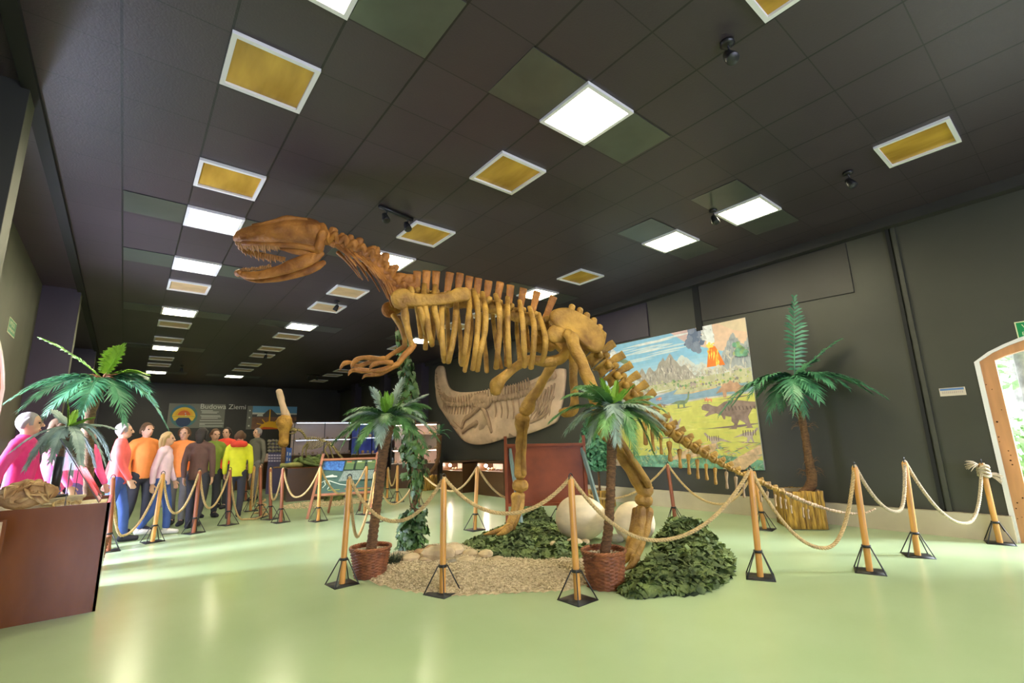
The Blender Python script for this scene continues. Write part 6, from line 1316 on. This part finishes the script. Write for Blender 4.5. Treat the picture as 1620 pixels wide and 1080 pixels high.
# gravel and greens under the green board
P = fl(530, 803); mb = MB(); rnd = random.Random(3)
for k in range(1500):
    a, r = rnd.random()*6.3, rnd.random()**.5; c = V((P.x+.1+1.0*r*math.cos(a), P.y+.9+.75*r*math.sin(a), .012)); q = rnd.uniform(.012, .022); mb.add([c+V((q, 0, 0)), c+V((0, q, 0)), c-V((q, 0, 0)), c-V((0, q, 0)), c+V((0, 0, q*.8))], [(0, 1, 4), (1, 2, 4), (2, 3, 4), (3, 0, 4)])
tag(mb.build('gravel_patch', 'pebble', smooth=False, fix=False), 'patch of pale gravel on the floor behind the green board', 'gravel', kind='stuff')
c = fl(548, 800); c = c+V((.15, 1.3, 0)); lf = MB()
for k in range(700):
    d = V((rnd.gauss(0, 1), rnd.gauss(0, 1), abs(rnd.gauss(0, 1)))).normalized(); p = c+V((d.x*.24, d.y*.24, d.z*.34))*rnd.random()**.3; e = d.orthogonal().normalized(); s = d.cross(e); L_ = .05; lf.add([p-e*L_, p+s*L_*.5, p+e*L_, p-s*L_*.5], [(0, 1, 2, 3)])
tag(lf.build('ground_ivy', 'camo', fix=False), 'dark green clump of leaves under the green board', 'plant')
# ------------------------------------------------------------------ visitors beyond the rope
M['eye'] = pbr('dark_eye', (.03, .02, .015), .2); M['lips'] = pbr('lips', (.42, .15, .12), .5)
def cloth(n, c): 
    if n not in M: M[n] = pbr(n, c, .8, .12, 5, bump=.25, bscale=22)
    return n
def remesh(o, vx, it=4):
    r = o.modifiers.new('fuse', 'REMESH'); r.mode = 'VOXEL'; r.voxel_size = vx; r.use_smooth_shade = True
    s = o.modifiers.new('smooth', 'SMOOTH'); s.iterations = it; s.factor = .5
def person(px, Y, H, face, label, top, trou, hair, shoe, long_=0, stride=.12, arm=(0., 0.), bend=(.15, .15), look=0., hood=None, hairlen=.0, coatl=.0):
    P = ony(px, 760, Y); P.z = 0; s = H/1.75; t = T('person', label, 'person', P, 'visitors behind the rope'); ca, sa = math.cos(face), math.sin(face)
    F, Rr = V((sa, -ca, 0)), V((ca, sa, 0))      # facing (0 = towards the camera), the person's left
    def L(x, y, z): return P+(Rr*x+F*y+Z1*z)*s
    def J(sd, st):
        hip = (.095*sd, 0, .92); kn = (.10*sd, st*.55+.03, .49); an = (.10*sd, st-(.10 if st < 0 else 0.0), .085+(.05 if st < -.05 else 0)); return hip, kn, an
    legs = [J(1, stride), J(-1, -stride)]
    arms = []
    for i, sd in enumerate((1, -1)):
        sw = arm[i]; sh = (.185*sd, 0, 1.42); el = (.235*sd, -.02+.28*math.sin(sw), 1.42-.29*math.cos(sw)); b = sw+bend[i]; wr = (.235*sd-.02*sd*(b > .6), el[1]+.25*math.sin(b), el[2]-.25*math.cos(b)); arms.append((sh, el, wr, b, sd))
    B = MB(); tb = lambda pts, r, **k: B.tube([L(*p) for p in pts], [q*s for q in r], k.get('n', 12), k.get('k', 3), ref=k.get('ref'), flat=k.get('flat', 1.))
    for hp, kn, an in legs: tb([hp, kn, an], [.078, .052, .037]); tb([an, (an[0], an[1]+.05, an[2]-.035), (an[0], an[1]+.14, an[2]-.05)], [.036, .036, .028])
    tb([(0, 0, .90), (0, 0, 1.02), (0, .01, 1.15), (0, .01, 1.30), (0, -.005, 1.42)], [.15, .135, .145, .165, .13], ref=F, flat=.66, n=16)
    tb([(-.17, 0, 1.42), (0, 0, 1.43), (.17, 0, 1.42)], [.06, .075, .06]); tb([(0, -.01, 1.42), (0, .0, 1.50), (0, .015, 1.56)], [.062, .055, .055])
    hx, hy = math.sin(look), math.cos(look)
    def Hd(x, y, z): return L(x*hy+y*hx, .02-x*hx+y*hy, z)
    fx, fy = Rr*hy-F*hx, Rr*hx+F*hy
    B.ell(Hd(0, -.005, 1.645), (.078*s, .098*s, .115*s), 18, ax=(fx, fy, Z1)); B.ell(Hd(0, .03, 1.585), (.055*s, .062*s, .055*s), 12, ax=(fx, fy, Z1))
    B.tube([Hd(0, .09, 1.66), Hd(0, .108, 1.63), Hd(0, .112, 1.618)], [.010*s, .014*s, .015*s], 8, 2)
    for e in (-1, 1): B.ell(Hd(.08*e, -.01, 1.64), (.012*s, .022*s, .032*s), 8, ax=(fx, fy, Z1)); B.ell(Hd(.034*e, .083, 1.672), (.024*s, .012*s, .010*s), 8, ax=(fx, fy, Z1))
    hands = []
    for sh, el, wr, b, sd in arms:
        tb([sh, el, wr], [.05, .040, .029]); d = V((0, math.sin(b), -math.cos(b))); n_ = V((0, math.cos(b), math.sin(b)))
        w = V(wr); pm = w+d*.05; tb([tuple(w), tuple(pm), tuple(w+d*.085)], [.028, .036, .032], ref=Rr, flat=.5)
        for q in range(4):
            o = n_*(.030-.020*q); ln = (.068, .078, .072, .055)[q]; a = w+d*.085+o; c1 = a+d*ln*.5+V((-.010*sd, 0, 0)); c2 = a+d*ln*.92+V((-.030*sd, 0, 0)); tb([tuple(a), tuple(c1), tuple(c2)], [.0095, .0088, .0075], n=8, k=2)
        a = w+d*.03+n_*.030; tb([tuple(a), tuple(a+n_*.022+d*.03+V((-.012*sd, 0, 0))), tuple(a+n_*.026+d*.06+V((-.024*sd, 0, 0)))], [.011, .010, .0085], n=8, k=2); hands.append(L(*(w+d*.11)))
    body = B.build('body', 'skin', t, fix=False); remesh(body, .0085*s, 3)
    e_ = MB()
    for e in (-1, 1): e_ = MB(); e_.ell(Hd(.034*e, .084, 1.652), (.015*s, .010*s, .009*s), 10, ax=(fx, fy, Z1)); e_.build('eye', 'eye', t)
    m_ = MB(); m_.ell(Hd(0, .088, 1.578), (.026*s, .010*s, .008*s), 10, ax=(fx, fy, Z1)); m_.build('mouth', 'lips', t)
    # jacket or coat
    C = MB(); cb = lambda pts, r, **k: C.tube([L(*p) for p in pts], [q*s for q in r], 14, 3, ref=k.get('ref'), flat=k.get('flat', 1.), cap=k.get('cap', True))
    lo = .84-coatl; cb([(0, .0, lo), (0, .0, lo+.12), (0, .01, 1.10), (0, .012, 1.30), (0, -.002, 1.43)], [.162+.06*coatl, .158, .152, .166, .128], ref=F, flat=.76, cap=False); cb([(-.17, 0, 1.42), (0, 0, 1.445), (.17, 0, 1.42)], [.074, .088, .074])
    cb([(0, -.008, 1.44), (0, 0, 1.50)], [.082, .078])
    for sh, el, wr, b, sd in arms: cb([sh, el, tuple(V(wr)+V((0, 0, .012)))], [.062, .054, .043])
    j = C.build('jacket', top, t, fix=False); remesh(j, .014*s, 5)
    Tm = MB(); tq = lambda pts, r, **k: Tm.tube([L(*p) for p in pts], [q*s for q in r], 14, 3, ref=k.get('ref'), flat=k.get('flat', 1.))
    tq([(0, 0, .86), (0, 0, .98)], [.165, .155], ref=F, flat=.74)
    for hp, kn, an in legs: tq([hp, kn, (an[0], an[1]-.005, an[2]+.03)], [.094, .070, .058])
    o = Tm.build('trousers', trou, t, fix=False); remesh(o, .014*s, 4)
    for hp, kn, an in legs:
        S_ = MB(); z0 = an[2]-.085; S_.tube([L(an[0], an[1]-.045, z0+.045), L(an[0], an[1]+.04, z0+.045), L(an[0], an[1]+.17, z0+.034)], [.046*s, .048*s, .036*s], 12, 4); S_.tube([L(an[0], an[1]-.01, z0+.05), L(an[0], an[1]-.01, z0+.12)], [.050*s, .048*s], 12, 2)
        S_.v = [(v[0], v[1], max(v[2], .004)) for v in S_.v]; S_.build('shoe', shoe, t)
    Hm = MB(); 
    Hm.ell(Hd(0, -.018, 1.668), (.088*s, .104*s, .108*s), 18, ax=(fx, fy, Z1), lump=.10, ls=16)
    if hairlen: Hm.tube([Hd(0, -.06, 1.68), Hd(0, -.085, 1.60), Hd(0, -.085, 1.60-hairlen)], [.085*s, .085*s, .05*s], 14, 4, ref=fy, flat=.55, lump=.2, ls=14)
    for e in (-1, 1): Hm.tube([Hd(.074*e, .015, 1.70), Hd(.083*e, -.02, 1.65), Hd(.078*e, -.04, 1.60-hairlen*.5)], [.022*s, .028*s, .022*s], 8, 3, lump=.2)
    if hood:
        h_ = MB(); h_.tube([L(-.10, .02, 1.47), L(-.09, -.09, 1.49), L(0, -.125, 1.50), L(.09, -.09, 1.49), L(.10, .02, 1.47)], [.05*s, .065*s, .075*s, .065*s, .05*s], 10, 4); h_.build('hood', hood, t)
    # clear the face of hair
    Hm.v = [tuple(V(v)-fy*max(0., (V(v)-Hd(0, .045, 1.60)).dot(fy))*(1. if (V(v).z-P.z)/s < 1.715 else .35)) for v in Hm.v]
    Hm.build('hair', hair, t); return t, hands
for n, c in (('magenta_coat', (.72, .03, .22)), ('pink_coat', (.85, .12, .32)), ('salmon_coat', (.82, .13, .12)), ('orange_coat', (.88, .28, .07)), ('pale_pink_coat', (.80, .56, .66)), ('brown_coat', (.12, .06, .05)), ('red_coat', (.75, .06, .03)), ('olive_coat', (.22, .30, .04)), ('yellow_coat', (.72, .72, .03)), ('grey_coat', (.13, .12, .10)), ('jeans_blue', (.05, .10, .33)), ('jeans_violet', (.16, .10, .30)), ('trousers_dark', (.035, .035, .05)), ('trousers_grey', (.16, .15, .15)), ('hair_brown', (.11, .055, .025)), ('hair_grey', (.30, .26, .27)), ('hair_fair', (.42, .28, .12)), ('hair_black', (.025, .018, .015)), ('shoe_dark', (.02, .02, .03)), ('shoe_white', (.65, .63, .6))): cloth(n, c)
R_ = math.radians
person(28, 7.45, 1.78, R_(80), 'grey-haired person in a magenta coat walking, leftmost of the visitors', 'magenta_coat', 'jeans_violet', 'hair_grey', 'shoe_dark', stride=.14, arm=(.25, -.25), coatl=.08)
person(80, 8.5, 1.78, R_(95), 'person in a vivid pink jacket behind the small grey palm', 'pink_coat', 'jeans_blue', 'hair_brown', 'shoe_dark', stride=.12, arm=(-.2, .3), hairlen=.12)
person(128, 9.1, 1.70, R_(60), 'person in a pink jacket with fair hair, right of the tall palm trunk', 'pink_coat', 'jeans_violet', 'hair_fair', 'shoe_white', stride=.10, arm=(.3, -.2), hairlen=.16)
person(184, 9.6, 1.76, R_(85), 'person in a salmon red jacket just right of the mahogany case', 'salmon_coat', 'jeans_blue', 'hair_grey', 'shoe_dark', stride=.16, arm=(-.3, .3))
person(222, 10.6, 1.80, R_(30), 'person in an orange jacket standing behind the brown rope post', 'orange_coat', 'trousers_dark', 'hair_brown', 'shoe_dark', stride=.05, arm=(.1, .1))
person(256, 9.9, 1.62, R_(70), 'person in a pale pink coat between the brown and dark red posts', 'pale_pink_coat', 'jeans_blue', 'hair_fair', 'shoe_white', stride=.12, arm=(.2, -.15), hairlen=.18)
_, hd = person(284, 10.9, 1.74, R_(-20), 'person in an orange-red jacket holding a white bag', 'orange_coat', 'trousers_grey', 'hair_brown', 'shoe_dark', stride=.04, arm=(.15, .1), bend=(.2, .5))
b_ = MB(); h0 = hd[1]; b_.tube([h0+Z1*-.16, h0+Z1*-.30, h0+Z1*-.42], [.10, .135, .125], 14, 3, flat=.5, ref=(0, 1, 0)); 
bag = T('carrier_bag', 'white bag held by the person in the orange-red jacket', 'bag', h0); b_.build('bag_body', 'shoe_white', bag); q = MB()
for e in (-1, 1): q.tube([h0+V((.07*e, 0, -.17)), h0+V((.03*e, 0, -.04)), h0+V((0, 0, .0))], .006, 6, 3)
q.build('strap', 'shoe_white', bag)
person(312, 10.2, 1.70, R_(150), 'person in a dark brown jacket seen from behind, by the dark red post', 'brown_coat', 'trousers_dark', 'hair_black', 'shoe_dark', stride=.06, hairlen=.1)
person(333, 11.6, 1.72, R_(15), 'person in an olive green jacket between the dark red and red posts', 'olive_coat', 'trousers_dark', 'hair_brown', 'shoe_dark', stride=.04, arm=(.1, .2))
person(352, 13.0, 1.80, R_(-30), 'person in a red jacket behind the yellow and olive jackets', 'red_coat', 'trousers_dark', 'hair_black', 'shoe_dark', stride=.05)
person(374, 10.9, 1.66, R_(165), 'person in a bright yellow jacket with a red hood, seen from behind', 'yellow_coat', 'trousers_dark', 'hair_brown', 'shoe_dark', stride=.06, arm=(.15, .05), hood='red_coat')
person(402, 14.2, 1.82, R_(-60), 'person in a dark grey jacket, rightmost of the visitors', 'grey_coat', 'trousers_grey', 'hair_grey', 'shoe_dark', stride=.05)
